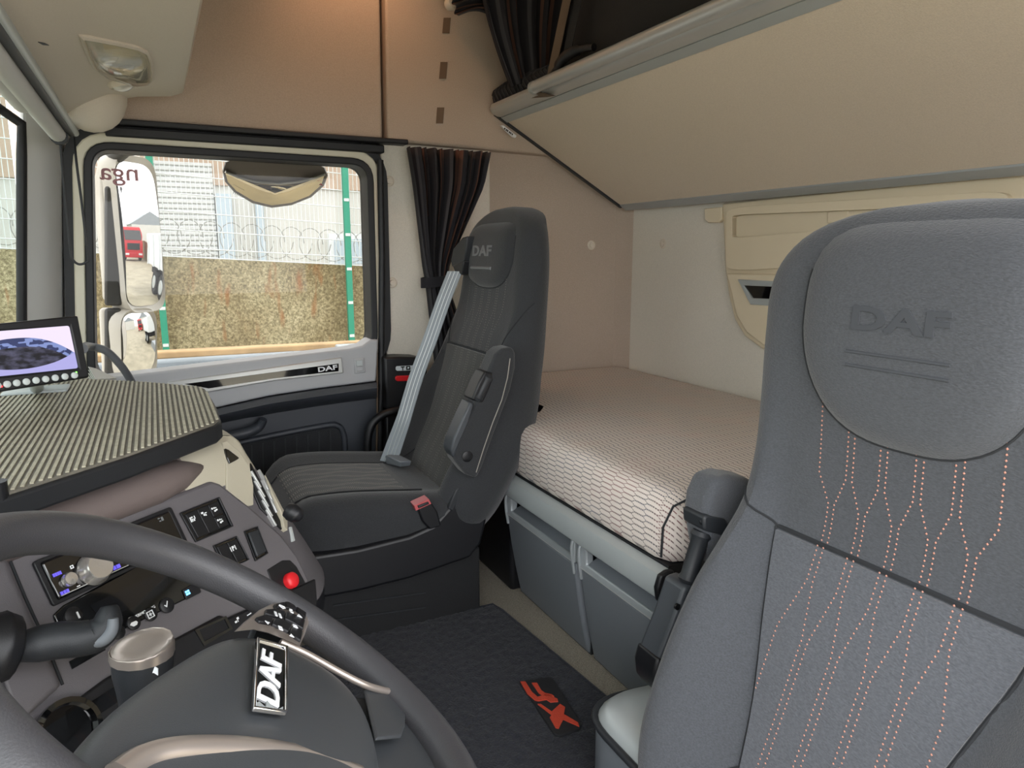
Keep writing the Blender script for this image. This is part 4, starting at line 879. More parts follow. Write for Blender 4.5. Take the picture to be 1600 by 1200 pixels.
def seat(name, label, cy, inner, rows, fab, ins, pad, thread, pad_rng, seam_h, cush, ins_low, lettercol, piv):
    """inner = +1 if the aisle lies at larger y"""
    t = thing(name, label, 'seat', (piv, cy, 0), None); B = Back(cy, rows); mb = B.mesh(); back = obj('backrest', mb, fab, t, smooth=50); bv = mb.bvh()
    ptop, pbot, phw = pad_rng
    iw = lambda h: (-(B.par(h)[4]), B.par(h)[4])
    # centre panels above and below the cross seam
    obj('lower_insert', B.patch(np.linspace(ins_low, seam_h-.004, 18), iw, .0055), ins, back, smooth=60)
    obj('cross_seam', M().tube([B.front(seam_h, B.par(seam_h)[4]*k/12, .0) for k in range(-12, 13)], .0035, 6), 'seam', back)
    for sg in (-1, 1):
        obj('side_seam', M().tube([B.front(h, sg*(B.par(h)[4]+.003), .001) for h in np.linspace(ins_low, seam_h, 24)], .0022, 6), 'seam', back)
        # seam running from the shoulder round the bolster
        obj('bolster_seam', M().tube([B.front(h, sg*B.par(h)[1]*f, .0008) for h, f in zip(np.linspace(seam_h, seam_h+(.05 if inner > 0 else .13), 10), np.linspace(B.par(seam_h)[4]/B.par(seam_h)[1], .99, 10))], .0018, 6), 'seam', back)
        obj('lower_seam', M().tube([B.front(h, sg*(B.par(h)[4]+(B.par(h)[1]*.95-B.par(h)[4])*f), .0008) for h, f in zip(np.linspace(ins_low+.06, ins_low-.06, 10), np.linspace(0, 1, 10))], .0018, 6), 'seam', back)
    # head pad: shield with a rounded bottom
    pc_h = (ptop+pbot)/2
    def outl(a):
        c, s_ = math.cos(a), math.sin(a); e = 5 if s_ > 0 else 2.7
        k = (abs(c)**e+abs(s_)**e)**(-1/e); return c*k, s_*k
    def padp(ry, rh, off):
        y = ry*phw*(1-.11*max(0, -rh)); h = pc_h+rh*(ptop-pbot)/2; return B.front(min(h, rows[-1][0]-.004), y, off)
    m = M(); rings = []
    for k in range(12, 0, -1):
        q = k/12; off = .022*(1-q**5)**.6+.001; rings.append([padp(outl(a)[0]*q, outl(a)[1]*q, off) for a in np.linspace(0, 2*math.pi, 56, endpoint=False)])
    m.loft(rings, True, False); m.add([padp(0, 0, .023)]+rings[-1], [(0, i+1, (i+1) % 56+1) for i in range(56)]); hp = obj('headrest_pad', m, pad, back, smooth=70)
    obj('pad_seam', M().tube([padp(outl(a)[0]*1.005, outl(a)[1]*1.005, .0005) for a in np.linspace(math.radians(150), math.radians(390), 44)], .0016, 6), 'seam', back)
    lh = .806 if inner > 0 else pc_h+.012
    obj('lettering', text_mesh('DAF', lambda x, y, d: B.front(lh+y, -x, .0232+d*.6), .116, .0026, (1, .58), bold=.03), lettercol, hp)
    for dz in ((-.040, -.056) if inner > 0 else (-.044,)): obj('underline', M().tube([B.front(lh+dz, y, .0225) for y in np.linspace(-.062, .062, 9)], .0022 if inner > 0 else .004, 6), lettercol, hp)
    # decorative stitching: bundles of dotted lines that split and meet
    m = M(); sp_ = .0445; e = .0045
    def dots(f, h0, h1, step, r):
        h = h0
        while h > h1:
            y = f(h)
            if abs(y) < B.par(h)[4]-.002:
                o_ = .0008 if h > seam_h else .0062
                c = B.front(h, y, o_); m.add([c+V(-r*.7, 0, 0), c+V(0, r, 0), c+V(0, 0, r), c+V(0, -r, 0), c+V(0, 0, -r)], [(0, 1, 2), (0, 2, 3), (0, 3, 4), (0, 4, 1)])
            h -= step
    hu, hj, hs2, hj2 = pbot-.055, seam_h+.055, seam_h-.045, seam_h-.11
    for i in (-2.5, -1.5, -.5, .5, 1.5, 2.5):
        for sg in (-1, 1):
            if abs(i+.5*sg) > 2.1: continue
            up, md_ = i*sp_+sg*e*(0 if abs(i) > 2 else 1), (i+.5*sg)*sp_-sg*e
            def f(h):
                if h >= hu: return up
                if h >= hj: return up+(md_-up)*(hu-h)/(hu-hj)
                if h >= hs2: return md_
                if h >= hj2: return md_+(up-md_)*(hs2-h)/(hs2-hj2)
                return up
            dots(f, pbot+.05, ins_low+.01, .0062, thread[1])
    obj('stitching', m, thread[0], back, kind='stuff', fix=False)
    return t, B, bv, back
def cushion(t, cy, x0, x1, z, hw, fab, ins, thick=.13, nose=.02):
    m = M(); rings = []; K = 22
    for i in range(K+1):
        a = i/K; x = x1+(x0-x1)*a; fr = max(0, (a-.72)/.28); w = hw*(1-.16*fr**2.2)*(1-.05*max(0, .15-a)/.15); zz = z+nose*sstep(a*1.3)-.065*max(0, (a-.8)/.2)**2.2; r = []
        th = thick*(1-.45*fr**2)
        for k in range(25):
            q = math.sin((k/24-.5)*math.pi); bol = .018*sstep((abs(q)-.5)/.3); ed = max(0, (abs(q)-.8)/.2); r.append(V(x, cy+q*w, zz+bol-.045*(1-math.sqrt(max(0, 1-ed*ed)))))
        for k in range(1, 8):
            q = math.cos(k/8*math.pi); r.append(V(x, cy+q*w*.97, zz-th))
        rings.append(r)
    m.loft(rings, True, True); cu = obj('cushion', m, fab, t, smooth=50)
    g = M(); L = []
    for i in range(1, 20):
        a = .22+.72*i/20; x = x1+(x0-x1)*a; fr = max(0, (a-.72)/.28); w = hw*.52*(1-.16*fr**2.2); zz = z+nose*sstep(a*1.3)-.065*max(0, (a-.8)/.2)**2.2
        L.append([V(x, cy+w*(k/8-1), zz+.0035) for k in range(17)])
    g.loft(L, False, False); obj('cushion_insert', g, ins, cu, smooth=60)
    st = M()
    for j in range(7):
        yy = (j-3)*.034
        for i in range(60):
            a = .30+.62*i/60; x = x1+(x0-x1)*a; zz = z+nose*sstep(a*1.3)-.065*max(0, (a-.8)/.2)**2.2+.0045; wv = .006*math.sin(i*.25+j*2)
            for dd in (-.004, .004):
                c = V(x, cy+yy+wv+dd, zz); r = .0015; st.add([c+V(0, 0, r*.8), c+V(r, 0, 0), c+V(0, r, 0), c+V(-r, 0, 0), c+V(0, -r, 0)], [(0, 1, 2), (0, 2, 3), (0, 3, 4), (0, 4, 1)])
    obj('stitching', st, 'thread_grey', cu, kind='stuff', fix=False)
    for sg in (-1, 1): obj('piping', M().tube([V(x1+(x0-x1)*a, cy+sg*hw*.53*(1-.16*max(0, (a-.72)/.28)**2.2), z+nose*sstep(a*1.3)-.065*max(0, (a-.8)/.2)**2.2+.003) for a in np.linspace(.2, .95, 14)], .0025, 6), 'seam', cu)
    return cu
# driver seat
CYD, CYP = .505, 1.700
rowsD = [(.04, .585, .20, .03, .13, .08), (.12, .60, .245, .05, .14, .084), (.20, .628, .272, .065, .15, .092), (.30, .668, .278, .070, .155, .110), (.40, .706, .274, .062, .15, .138), (.47, .735, .264, .046, .14, .158), (.53, .752, .254, .028, .13, .166), (.60, .755, .250, .014, .125, .170),
         (.68, .752, .248, .006, .12, .172), (.77, .746, .244, .0, .115, .172), (.84, .750, .240, .0, .11, .165), (.885, .762, .218, .0, .10, .14), (.916, .778, .172, .0, .085, .10), (.933, .796, .10, .0, .06, .05), (.938, .812, .02, .0, .02, .015)]
ds, BD, bvD, backD = seat('driver_seat', 'large grey driver seat with orange dotted stitching at the right', CYD, 1, rowsD, 'seat_fabric', 'seat_insert', 'seat_pad', ('thread_orange', .0016), (.915, .655, .146), .507, None, .16, 'emboss', .6)
cushion(ds, CYD, .16, .62, .06, .225, 'seat_fabric', 'seat_insert', .10, .0)
obj('base', M().box((.22, CYD-.2, -.0), (.62, CYD+.2, .02)), 'black_plastic', ds)
def armrest(t, P, side, yv, mats=('dark_plastic', 'black_plastic', 'silver_paint')):
    """folded-up armrest beside the backrest; P = picture points on its outer face"""
    return None
# driver armrest (folded up, aisle side)
ya = .790
ar = M(); pts = [(1100, 742), (1122, 736), (1150, 740), (1172, 752), (1178, 764), (1165, 790), (1140, 830), (1112, 868), (1096, 880), (1090, 850), (1083, 806), (1087, 772)]
ar.prism([Y(px, py, ya+.02)-V(0, .028, 0) for px, py in pts], (0, .056, 0)); arm = obj('armrest', ar, 'seat_pad', ds, bevel=.012, seg=4)
obj('hinge_block', M().prism([Y(px, py, ya+.02)-V(0, .030, 0) for px, py in [(1079, 798), (1086, 795), (1112, 800), (1122, 812), (1125, 826), (1112, 870), (1108, 850), (1108, 828), (1080, 819)]], (0, .05, 0)), 'dark_plastic', arm, bevel=.004)
a0, a1 = Y(1097, 830, ya+.008), Y(1074, 910, ya+.008)
obj('adjuster_roller', M().tube([a0, a0.lerp(a1, .08), a0.lerp(a1, .15), a0.lerp(a1, .85), a0.lerp(a1, .93), a1], [.014, .017, .0135, .0135, .017, .013], 16), 'dark_plastic', arm)
obj('arm_beam', M().prism([Y(px, py, ya+.02)-V(0, .025, 0) for px, py in [(1054, 907), (1070, 902), (1092, 912), (1078, 960), (1058, 1012), (1038, 1040), (1030, 1060), (1008, 1050), (1014, 1015), (1036, 960)]], (0, .05, 0)), 'arm_grey', arm, bevel=.007, seg=3)
obj('pivot_cover', M().prism([Y(px, py, ya+.02)-V(0, .027, 0) for px, py in [(1013, 1014), (1034, 1022), (1034, 1040), (1024, 1066), (1018, 1076), (1008, 1062), (1006, 1040)]], (0, .055, 0)), 'black_plastic', arm, bevel=.006)
for px, py in ((1098, 816), (1058, 948)): obj('screw', M().lathe([(.005, -.002), (.005, .002), (.003, .002), (.001, .001)], Y(px, py, ya-.003), (0, -1, 0), 12), 'black_plastic', arm)
# plastic plinth beside the driver seat: pale top with a dark rim
pr_ = [(p.x, p.y) for p in rquad([(.57, .60), (.80, .60), (.80, .87), (.57, .90)], .09, 0, 8)]
m = M(); m.prism([(x, y, .0) for x, y in pr_], (0, 0, .14)); obj('base_cover', m, 'locker_grey', ds, bevel=.01)
cxp, cyp = .69, .75
m = M(); m.loft([[V(cxp+(x-cxp)*k, cyp+(y-cyp)*k, z) for x, y in pr_] for k, z in ((1.0, .138), (.96, .150), (.88, .162), (.6, .172), (.1, .175))], True, True); obj('base_lid', m, 'silver_paint', ds, smooth=60)
obj('lid_rim', M().tube([V(cxp+(x-cxp)*1.015, cyp+(y-cyp)*1.015, .142) for x, y in pr_], .006, 8, closed=True), 'dark_plastic', ds)
# passenger seat
rowsP = [(.20, .55, .21, .03, .12, .11), (.27, .585, .245, .045, .13, .115), (.34, .612, .258, .055, .14, .125), (.44, .664, .255, .055, .145, .140), (.52, .694, .243, .040, .14, .150), (.58, .716, .228, .022, .13, .158), (.65, .735, .215, .010, .125, .162),
         (.74, .766, .208, .004, .098, .160), (.84, .780, .204, .0, .09, .158), (.90, .786, .197, .0, .085, .152), (.945, .797, .172, .0, .08, .13), (.975, .812, .125, .0, .08, .09), (.992, .828, .065, .0, .055, .045), (.996, .842, .02, .0, .02, .015)]
ps, BP, bvP, backP = seat('passenger_seat', 'dark grey passenger seat beside the door with grey belt', CYP, -1, rowsP, 'pseat_fabric', 'pseat_insert', 'pseat_fabric', ('thread_grey', .0011), (.955, .790, .138), .632, None, .29, 'emboss_light', .4)
cushion(ps, CYP, .20, .625, .305, .235, 'pseat_fabric', 'pseat_insert', .13, .03)
# side shell of the seat base
def yq(pts, y): return [Y(px, py, y) for px, py in pts]
sh = M().prism(yq([(470, 872), (560, 858), (640, 838), (676, 822), (700, 795), (712, 766), (728, 750), (752, 742), (770, 750), (764, 800), (752, 850), (735, 872), (640, 905), (560, 925), (480, 940)], 1.465), (0, .06, 0)); obj('side_shell', sh, 'black_plastic', ps, bevel=.008, seg=3)
obj('shell_top', M().prism(yq([(700, 795), (712, 766), (728, 750), (752, 742), (757, 746), (735, 758), (720, 775), (708, 800)], 1.463), (0, .05, 0)), 'dark_plastic', ps, bevel=.003)
obj('plinth', M().prism([V(.25, 1.50, 0), V(.66, 1.50, 0), V(.66, 1.50, .17), V(.25, 1.50, .17)], (0, .42, 0)), 'floor_dark', ps, bevel=.005)
obj('cushion_pan', M().box((.26, CYP-.20, .15), (.64, CYP+.20, .20)), 'black_plastic', ps, bevel=.01)
for py in (934, 957): obj('plinth_strip', M().tube([Y(520, py+12, 1.497), Y(665, py-8, 1.497)], .0016, 6), 'dark_plastic', ps)
# buckle
bk = obj('buckle_stalk', M().prism(yq([(652, 790), (672, 782), (684, 800), (690, 822), (672, 828), (660, 815)], 1.455), (0, .03, 0)), 'black_plastic', ps, bevel=.004)
obj('buckle_slot', M().ring(yq([(652, 790), (669, 783.5), (671, 788), (654, 795)], 1.452), yq([(647, 790), (670, 779.5), (674, 787), (650, 798)], 1.452), (0, .03, 0)), 'red_buckle', bk, bevel=.0015)
# armrest folded up beside the backrest
yb = 1.428
am = M().prism(yq([(775, 553), (785, 545), (800, 542), (806, 550), (806, 575), (798, 610), (783, 650), (768, 690), (754, 730), (745, 748), (728, 742), (712, 722), (705, 702), (707, 688), (722, 670), (740, 640), (752, 605)], yb), (0, .055, 0)); arm = obj('armrest', am, 'pseat_fabric', ps, bevel=.010, seg=4)
obj('arm_face', M().prism(yq([(757, 597), (737, 628), (722, 662), (709, 690), (704.5, 702), (712, 716), (718, 700), (731, 668), (745, 635), (765, 600)], yb-.004), (0, .05, 0)), 'silver_paint', arm, bevel=.003) if False else obj('arm_face', M().prism(yq([(735, 628), (741, 632), (733, 660), (717, 696), (709, 716), (704, 704), (709, 686), (722, 656)], yb-.003), (0, .05, 0)), 'arm_grey', arm, bevel=.004)
a0, a1 = Y(764, 586, yb+.004), Y(744, 626, yb+.004)
obj('roller_frame', M().prism(yq([(758, 580), (771, 583), (768, 600), (755, 630), (737, 625), (748, 598)], yb-.004), (0, .05, 0)), 'black_plastic', arm, bevel=.004)
obj('adjuster_roller', M().tube([a0, a0.lerp(a1, .1), a0.lerp(a1, .2), a0.lerp(a1, .8), a0.lerp(a1, .9), a1], [.010, .0135, .011, .011, .0135, .010], 14), 'dark_plastic', arm)
obj('pivot_cap', M().lathe([(.013, -.002), (.013, .002), (.009, .004), (.001, .004)], Y(730, 713, yb), (0, -1, 0), 18), 'black_plastic', arm)
obj('arm_seam', M().tube(yq([(797, 560), (793, 590), (784, 625), (770, 660), (756, 700), (744, 738)], yb-.0005), .0012, 6), 'thread_grey', arm)
# belt: guide on the outer shoulder, webbing down to the lap anchor
gx = .79
bg_ = obj('belt_guide', M().prism([X(px, py, .745) for px, py in [(704, 407), (708, 388), (722, 371), (729, 369), (728, 388), (724, 412), (716, 420), (706, 417)]], (.05, 0, 0)), 'dark_plastic', ps, bevel=.004, seg=3)
obj('guide_slot', M().prism([X(px, py, .742) for px, py in [(707, 415), (724, 407), (722, 428), (712, 430)]], (.05, 0, 0)), 'black_plastic', bg_, bevel=.003)
bp0 = X(711, 424, .735); bpts = [bp0, X(693, 470, .70), X(672, 530, .66), X(650, 590, .615), X(632, 650, .575), X(618, 690, .55), X(607, 722, .53)]
obj('belt_webbing', M().ribbon(smooth_path(bpts, 5), V(.55, -.83, .0), [.048]*21+[.05+.001*k for k in range(10)], .0022), 'belt', ps)
mb2 = M()
for dd in (-.012, .0, .012):
    mb2.tube([p+V(.55, -.83, 0)*dd+V(-.0014, -.0016, 0) for p in smooth_path(bpts, 5)], .0011, 5)
obj('belt_ribs', mb2, 'silver_paint', ps, kind='stuff')
obj('lap_anchor', M().prism([X(px, py, .525) for px, py in [(594, 714), (604, 711), (626, 722), (624, 730), (600, 724)]], (.03, 0, 0)), 'locker_grey', ps, bevel=.003)
# ================================================================ steering wheel
WC = V(.033, .53, .557); WT = math.radians(36.7); RW = .210
wn = V(math.sin(WT), 0, math.cos(WT)); wu = V(math.cos(WT), 0, -math.sin(WT)); wv = V(0, 1, 0)
def W(u, v, h=0): return WC+wu*u+wv*v+wn*h
def WP(px, py, h=0): return PL(px, py, WC+wn*h, wn)
def WL(px, py, h=0): p = WP(px, py, h)-WC; return p.dot(wu), p.dot(wv)
sw_ = thing('steering_wheel', 'dark leather steering wheel with lettered hub in the foreground', 'steering wheel', WC-V(0, 0, .15))
ring = [W(RW*math.cos(a), RW*math.sin(a)) for a in np.linspace(0, 2*math.pi, 96, endpoint=False)]
m = M(); rings = []
for a in np.linspace(0, 2*math.pi, 97):
    rd = wu*math.cos(a)+wv*math.sin(a); c = WC+rd*RW; rings.append([c+rd*math.cos(b)*.0165+wn*math.sin(b)*.0185 for b in np.linspace(0, 2*math.pi, 16, endpoint=False)])
m.loft(rings, True, False); obj('rim', m, 'wheel_leather', sw_, smooth=80)
hubo = [(-.118, -.150), (-.10, -.09), (-.072, -.035), (-.040, .022), (-.010, .070), (.022, .100), (.060, .108), (.100, .098), (.126, .078), (.134, .040), (.130, -.005), (.118, -.06), (.095, -.12), (.05, -.16), (-.02, -.175), (-.085, -.17)]
hc = (.012, -.035)
def dome(u, v):       # height of the hub pad over the wheel plane
    return .012
m = M(); rings = []
for k, h in ((1.0, -.035), (1.02, -.012), (1.0, -.002), (.96, .006), (.85, .0125), (.6, .018), (.3, .0205), (.03, .021)):
    rings.append([W(hc[0]+(u-hc[0])*k, hc[1]+(v-hc[1])*k, h-.006) for u, v in hubo])
m.loft(rings, True, True); mh = m; hub = obj('hub_pad', m, 'wheel_hub', sw_, sub=2, smooth=80); bvh_hub = m.bvh()
def arc_pts(a0, a1, r, n): return [(r*math.cos(a), r*math.sin(a)) for a in np.linspace(a0, a1, n)]
def spoke(inner, a0, a1, name, mat_, h0=-.012, h1=-.004, th=.018):
    m = M(); o = arc_pts(a0, a1, RW-.008, 8); i = [(inner[0][0]+(inner[1][0]-inner[0][0])*k/7, inner[0][1]+(inner[1][1]-inner[0][1])*k/7) for k in range(8)]; L = []
    for s in range(9):
        t = s/8; L.append([W(p[0]+(q[0]-p[0])*t, p[1]+(q[1]-p[1])*t, h0+(h1-h0)*t-.006*math.sin(math.pi*t)) for p, q in zip(i, o)]+[W(p[0]+(q[0]-p[0])*t, p[1]+(q[1]-p[1])*t, h0+(h1-h0)*t-th) for p, q in zip(i, o)][::-1])
    m.loft(L, True, True); return obj(name, m, mat_, sw_, bevel=.004, smooth=45)
spoke([(.115, .085), (.10, -.04)], math.radians(29), math.radians(-2), 'spoke', 'wheel_hub')
spoke([(.025, .085), (.075, .095)], math.radians(74), math.radians(62), 'spoke', 'wheel_hub', -.02, -.012)
spoke([(.02, -.15), (.09, -.11)], math.radians(-95), math.radians(-62), 'spoke', 'wheel_hub')
obj('spoke_recess', M().prism([WP(px, py, -.004) for px, py in [(566, 1082), (600, 1080), (626, 1082), (632, 1096), (630, 1140), (624, 1156), (584, 1160)]], wn*.004), 'wheel_hub', sw_, bevel=.003, seg=3)
# chrome trim line sweeping from the button pod to the rim
obj('trim_line', M().tube(smooth_path([WP(438, 1003, .004), WP(480, 1022, .004), WP(530, 1050, .004), WP(570, 1070, .004), WP(605, 1080, .002), WP(630, 1083, .0)], 6), .0035, 8), 'wheel_trim', sw_)
# button pod
pod = M(); PO = [(366, 987), (380, 973), (405, 953), (425, 943), (445, 939.5), (462, 941), (476, 950), (483, 962), (482, 975), (476, 992), (468, 1010), (450, 1002), (420, 990), (395, 984)]
hp_ = .006; pod.loft([[WP(px, py, hp_-.02) for px, py in PO], [WP(px, py, hp_) for px, py in PO], [WP(426+(px-426)*.95, 974+(py-974)*.95, hp_+.003) for px, py in PO]], True, True); po = obj('button_pod', pod, 'wheel_trim', sw_, smooth=40)
def pbtn(pts, name='button'): return obj(name, M().prism([WP(px, py, hp_+.002) for px, py in pts], wn*.004), 'black_plastic', po, bevel=.0012)
for a in ([(425, 949), (441, 944.5), (443, 953), (428, 955)], [(442, 944.5), (456, 945), (461, 957), (444, 953)], [(457, 945), (470, 951), (476, 962), (475, 970), (462, 958)],
          [(412, 957), (427, 955.5), (443, 960), (441, 970), (424, 967), (411, 963)], [(444, 960.5), (462, 966), (474, 974), (471, 987), (455, 977), (442, 970.5)],
          [(396, 970), (410, 965), (424, 970), (421, 979), (402, 976)], [(425, 970.5), (441, 974), (453, 981), (448, 992), (436, 986), (422, 979.5)], [(454, 981.5), (470, 991), (467, 1006), (458, 1000), (449, 992.5)]): pbtn(a)
def icon(px, py, body, size, h, parent, ang=0, mat_='white_print'):
    p = WP(px, py, h); ca, sa = math.cos(ang), math.sin(ang); ex = wv*ca+wu*sa; ey = -wu*ca+wv*sa
    return obj('icon', glyph(body, lambda x, y, d: p+ex*x+ey*y+wn*d, size), mat_, parent)
for px, py, b_, s_ in ((441, 949, '\u25c2)', .008), (455, 955, '\u260f', .008), (467, 962, '\u25b8', .006), (434, 961, '\u25ad', .009), (461, 979, '\u25ab', .005), (418, 974, '\u25c2', .005), (438, 982, '\u25cc', .007), (455, 993, '\u25b8', .005)):
    icon(px, py, b_ if False else {'\u25c2)': '<)', '\u260f': 'C', '\u25b8': '>', '\u25ad': '=', '\u25ab': 'o', '\u25c2': '<', '\u25cc': 'OK'}[b_], s_, hp_+.0062, po)
# hub badge
hb = .0185
bd = obj('badge_frame', M().ring([WP(px, py, hb) for px, py in [(402, 1005), (443, 1017), (441, 1116), (396, 1110)]], [WP(px, py, hb) for px, py in [(398, 1001), (447, 1015), (445, 1120), (392, 1113)]], wn*.004), 'chrome', hub, bevel=.001)
obj('badge_plate', M().prism([WP(px, py, hb-.002) for px, py in [(401, 1004), (444, 1016), (442, 1117), (395, 1111)]], wn*.004), 'gloss_black', bd)
ca = WP(421, 1057, hb+.002); exb = (WP(427, 1018, hb+.002)-WP(420, 1092, hb+.002)).normalized(); eyb = wn.cross(exb)
obj('lettering', text_mesh('DAF', lambda x, y, d: ca+exb*x+eyb*y+wn*d, (WP(427, 1020, hb)-WP(420, 1094, hb)).length, .0012, (1, .56), bold=.012, shear=.0), 'white_print', bd)
tri = [WP(px, py, hb+.0022) for px, py in [(398, 1100), (404, 1098), (414, 1107), (416, 1096), (430, 1112), (441, 1106), (441, 1114), (396, 1108)]]; obj('badge_mark', M().prism(tri, wn*.001), 'silver_paint', bd)
obj('hub_trim', M().tube(smooth_path([WP(180, 1215, .002), WP(225, 1185, .005), (WP(290, 1172, .008)), WP(380, 1172, .008), WP(470, 1185, .006), WP(560, 1215, .002)], 6), .008, 8), 'wheel_trim', sw_)
# horn column under the wheel
m = M(); m.tube([WC-wn*.035+wu*.03, WC-wn*.10+wu*.03, WC-wn*.22-wu*.0, WC-wn*.5-wu*.08], [.05, .055, .055, .05], 20); obj('column_shroud', m, 'black_plastic', sw_)
# stalk with rotary end (behind the wheel)
def loftpix(secs, parent, name, mat_, n=16):     # secs: (px, py, forward distance, radius)
    P = [CP+ray(px, py)*d for px, py, d, r in secs]; R = [r for *_, r in secs]; P2 = smooth_path(P, 5); R2 = list(np.interp(np.linspace(0, len(R)-1, len(P2)), range(len(R)), R)); return obj(name, M().tube(P2, R2, n), mat_, parent, smooth=70)
s1 = thing('gear_stalk', 'dark gear selector stalk with silver rotary end behind the wheel', 'stalk', CP+ray(225, 1100)*.66)
loftpix([(222, 1150, .665, .017), (226, 1095, .66, .0215), (224, 1050, .652, .0255), (223, 1025, .649, .0265), (222, 1016, .648, .026)], s1, 'body', 'dark_plastic')
loftpix([(222.5, 1024, .649, .0272), (222, 1010, .6478, .0272), (221.6, 1007, .6474, .0255), (221.5, 1006, .6472, .004)], s1, 'end_cap', 'wheel_trim')
p = CP+ray(222, 1062)*.632; ex = RT; ey = UP
obj('dial_marks', text_mesh('OI', lambda x, y, d: p+(RT*.3+UP*.95)*x+(UP*.3-RT*.95)*y-FW*d, .010, .001), 'white_print', s1)
mk = M().ribbon([CP+ray(px, py)*.632 for px, py in [(228, 1050), (234, 1046), (241, 1046), (247, 1050)]], FW.cross(RT), .006, .001); obj('dial_arc', mk, 'white_print', s1)
s2 = thing('retarder_stalk', 'black retarder stalk with bent tip in front of the radio', 'stalk', CP+ray(10, 1010)*.72)
loftpix([(-30, 1010, .70, .03), (-5, 1012, .71, .036), (18, 1012, .72, .032), (30, 1012, .725, .018)], s2, 'boot', 'black_plastic')
loftpix([(28, 1012, .725, .014), (60, 1006, .735, .0185), (95, 1000, .745, .019), (125, 998, .752, .0185), (150, 992, .76, .018), (166, 976, .765, .016), (170, 958, .768, .012), (170, 947, .77, .008)], s2, 'arm', 'dark_plastic')
loftpix([(140, 1004, .748, .006), (160, 1000, .752, .007), (174, 986, .755, .0065), (177, 966, .757, .005)], s2, 'edge_trim', 'locker_grey')
# ================================================================ dashboard
TH = math.radians(48.7); TAU = math.radians(28)
da = V(math.sin(TH), math.cos(TH), 0); dn0 = V(math.cos(TH), -math.sin(TH), 0); dn = dn0*math.cos(TAU)+V(0, 0, 1)*math.sin(TAU); db = dn.cross(da); db = db if db.z > 0 else -db
DR = CP+ray(160, 870)*.88
def DP(px, py, h=0): return PL(px, py, DR+dn*h, dn)
def DA(a, b, h=0): return DR+da*a+db*b+dn*h
ds_ = thing('dashboard', 'grey wraparound dashboard with switch panels and air vents', 'dashboard', (-.05, 1.15, 0))
# panel plane: face plate with a dark lower band
face = [(-60, 905), (-40, 880), (100, 838), (200, 800), (300, 762), (330, 750), (345, 755), (393, 792), (440, 834), (466, 868), (484, 905), (492, 940), (300, 1010), (160, 1085), (105, 1110), (40, 1130), (-60, 1060)]
fp = M().prism([DP(px, py) for px, py in face], -dn*.03); obj('fascia', fp, 'dash_grey', ds_, bevel=.006, seg=3); bvf = fp.bvh()
# body behind, following the curve of the panel round to the passenger side
top_edge = [DA(-.45, .055), DA(-.2, .055), DA(.0, .055), DA(.17, .052), DA(.235, .040)]
m = M(); stations = []
for a in (-.50, -.3, -.1, .1, .2, .25, .285):
    k = max(0, (a-.2)/.085); stations.append((DA(a, 0), dn0, .050-.02*k*k, 0))
path = [(DA(a, 0).x, DA(a, 0).y, dn0.copy()) for a in (-.50, -.25, .0, .12, .2)]
E_ = DA(.285, 0); path.append((E_.x-.004, E_.y+.01, Vector((.86, -.5, 0)).normalized())); path.append((E_.x+.012, E_.y+.06, Vector((.985, .17, 0)).normalized()))
path += [(E_.x-.005, E_.y+.13, Vector((.93, .37, 0)).normalized()), (E_.x-.05, E_.y+.24, V(.93, .36, 0).normalized()), (E_.x-.16, E_.y+.45, V(.93, .36, 0).normalized()), (E_.x-.30, 2.06, V(.95, .3, 0).normalized())]
z0 = DR.z
prf = [(-.20, .085), (-.09, .085), (-.052, .080), (-.038, .066), (-.029, .045), (-.017, .02), (.022, -.055), (.061, -.13), (.090, -.19), (.088, -.23), (.02, -.27), (-.02, -.50), (-.28, -.50)]
rings = [[V(x+n.x*o, y+n.y*o, z0+dz) for o, dz in prf] for x, y, n in path]
def dens(rings, k=4):
    out = []
    for i in range(len(rings)-1):
        for j in range(k):
            t = j/k; r = []
            for q in range(len(rings[0])):
                p0, p1, p2, p3 = rings[max(i-1, 0)][q], rings[i][q], rings[i+1][q], rings[min(i+2, len(rings)-1)][q]
                r.append(.5*((2*p1)+(p2-p0)*t+(2*p0-5*p1+4*p2-p3)*t*t+(3*p1-p0-3*p2+p3)*t**3))
            out.append(r)
    return out+[rings[-1]]
rings = dens(rings, 5)
mbod = M(); mbod.loft(rings, True, True)
# material by height: top cover, panel, dark lower part
n_ = len(prf); NB = len(rings)
for i in range((NB-1)*n_):
    q = i % n_; st = i//n_
    mbod.mi[i] = (0 if st < 18 else 3) if q in (0, 1, 2) else ((0 if st < 17 else 3) if q in (3, 4) else (1 if q in (5, 6, 7) else 2))
bvd = mbod.bvh(); obj('body', mbod, ['dash_top', 'dash_grey', 'black_plastic', 'dash_cream'], ds_, smooth=40)
def DPp(pts, h0, h1): return M().prism([DP(px, py, h0) for px, py in pts], dn*(h1-h0))
# rolled pad below the tray
mpd = M(); L = []
for a in np.linspace(-.42, .205, 14):
    e = 1-max(0, (a-.10)/.105)**2*.75; L.append([DA(a, .062, -.004)+dn0*(math.cos(t)*.040*e-.012)+V(0, 0, 1)*(math.sin(t)*.030*e) for t in np.linspace(0, 2*math.pi, 16, endpoint=False)])
mpd.loft(L); obj('padded_roll', mpd, 'dash_top', ds_, smooth=70)
# end of the upper dash: pale shoulder with storage slot and vent grille on the turned end
def dec(pts, name, mat_, up=.004, down=.006, parent=None, bevel=.001):
    m = decal(pts, bvd, up, down); return obj(name, m, mat_, parent or ds_, bevel=bevel)
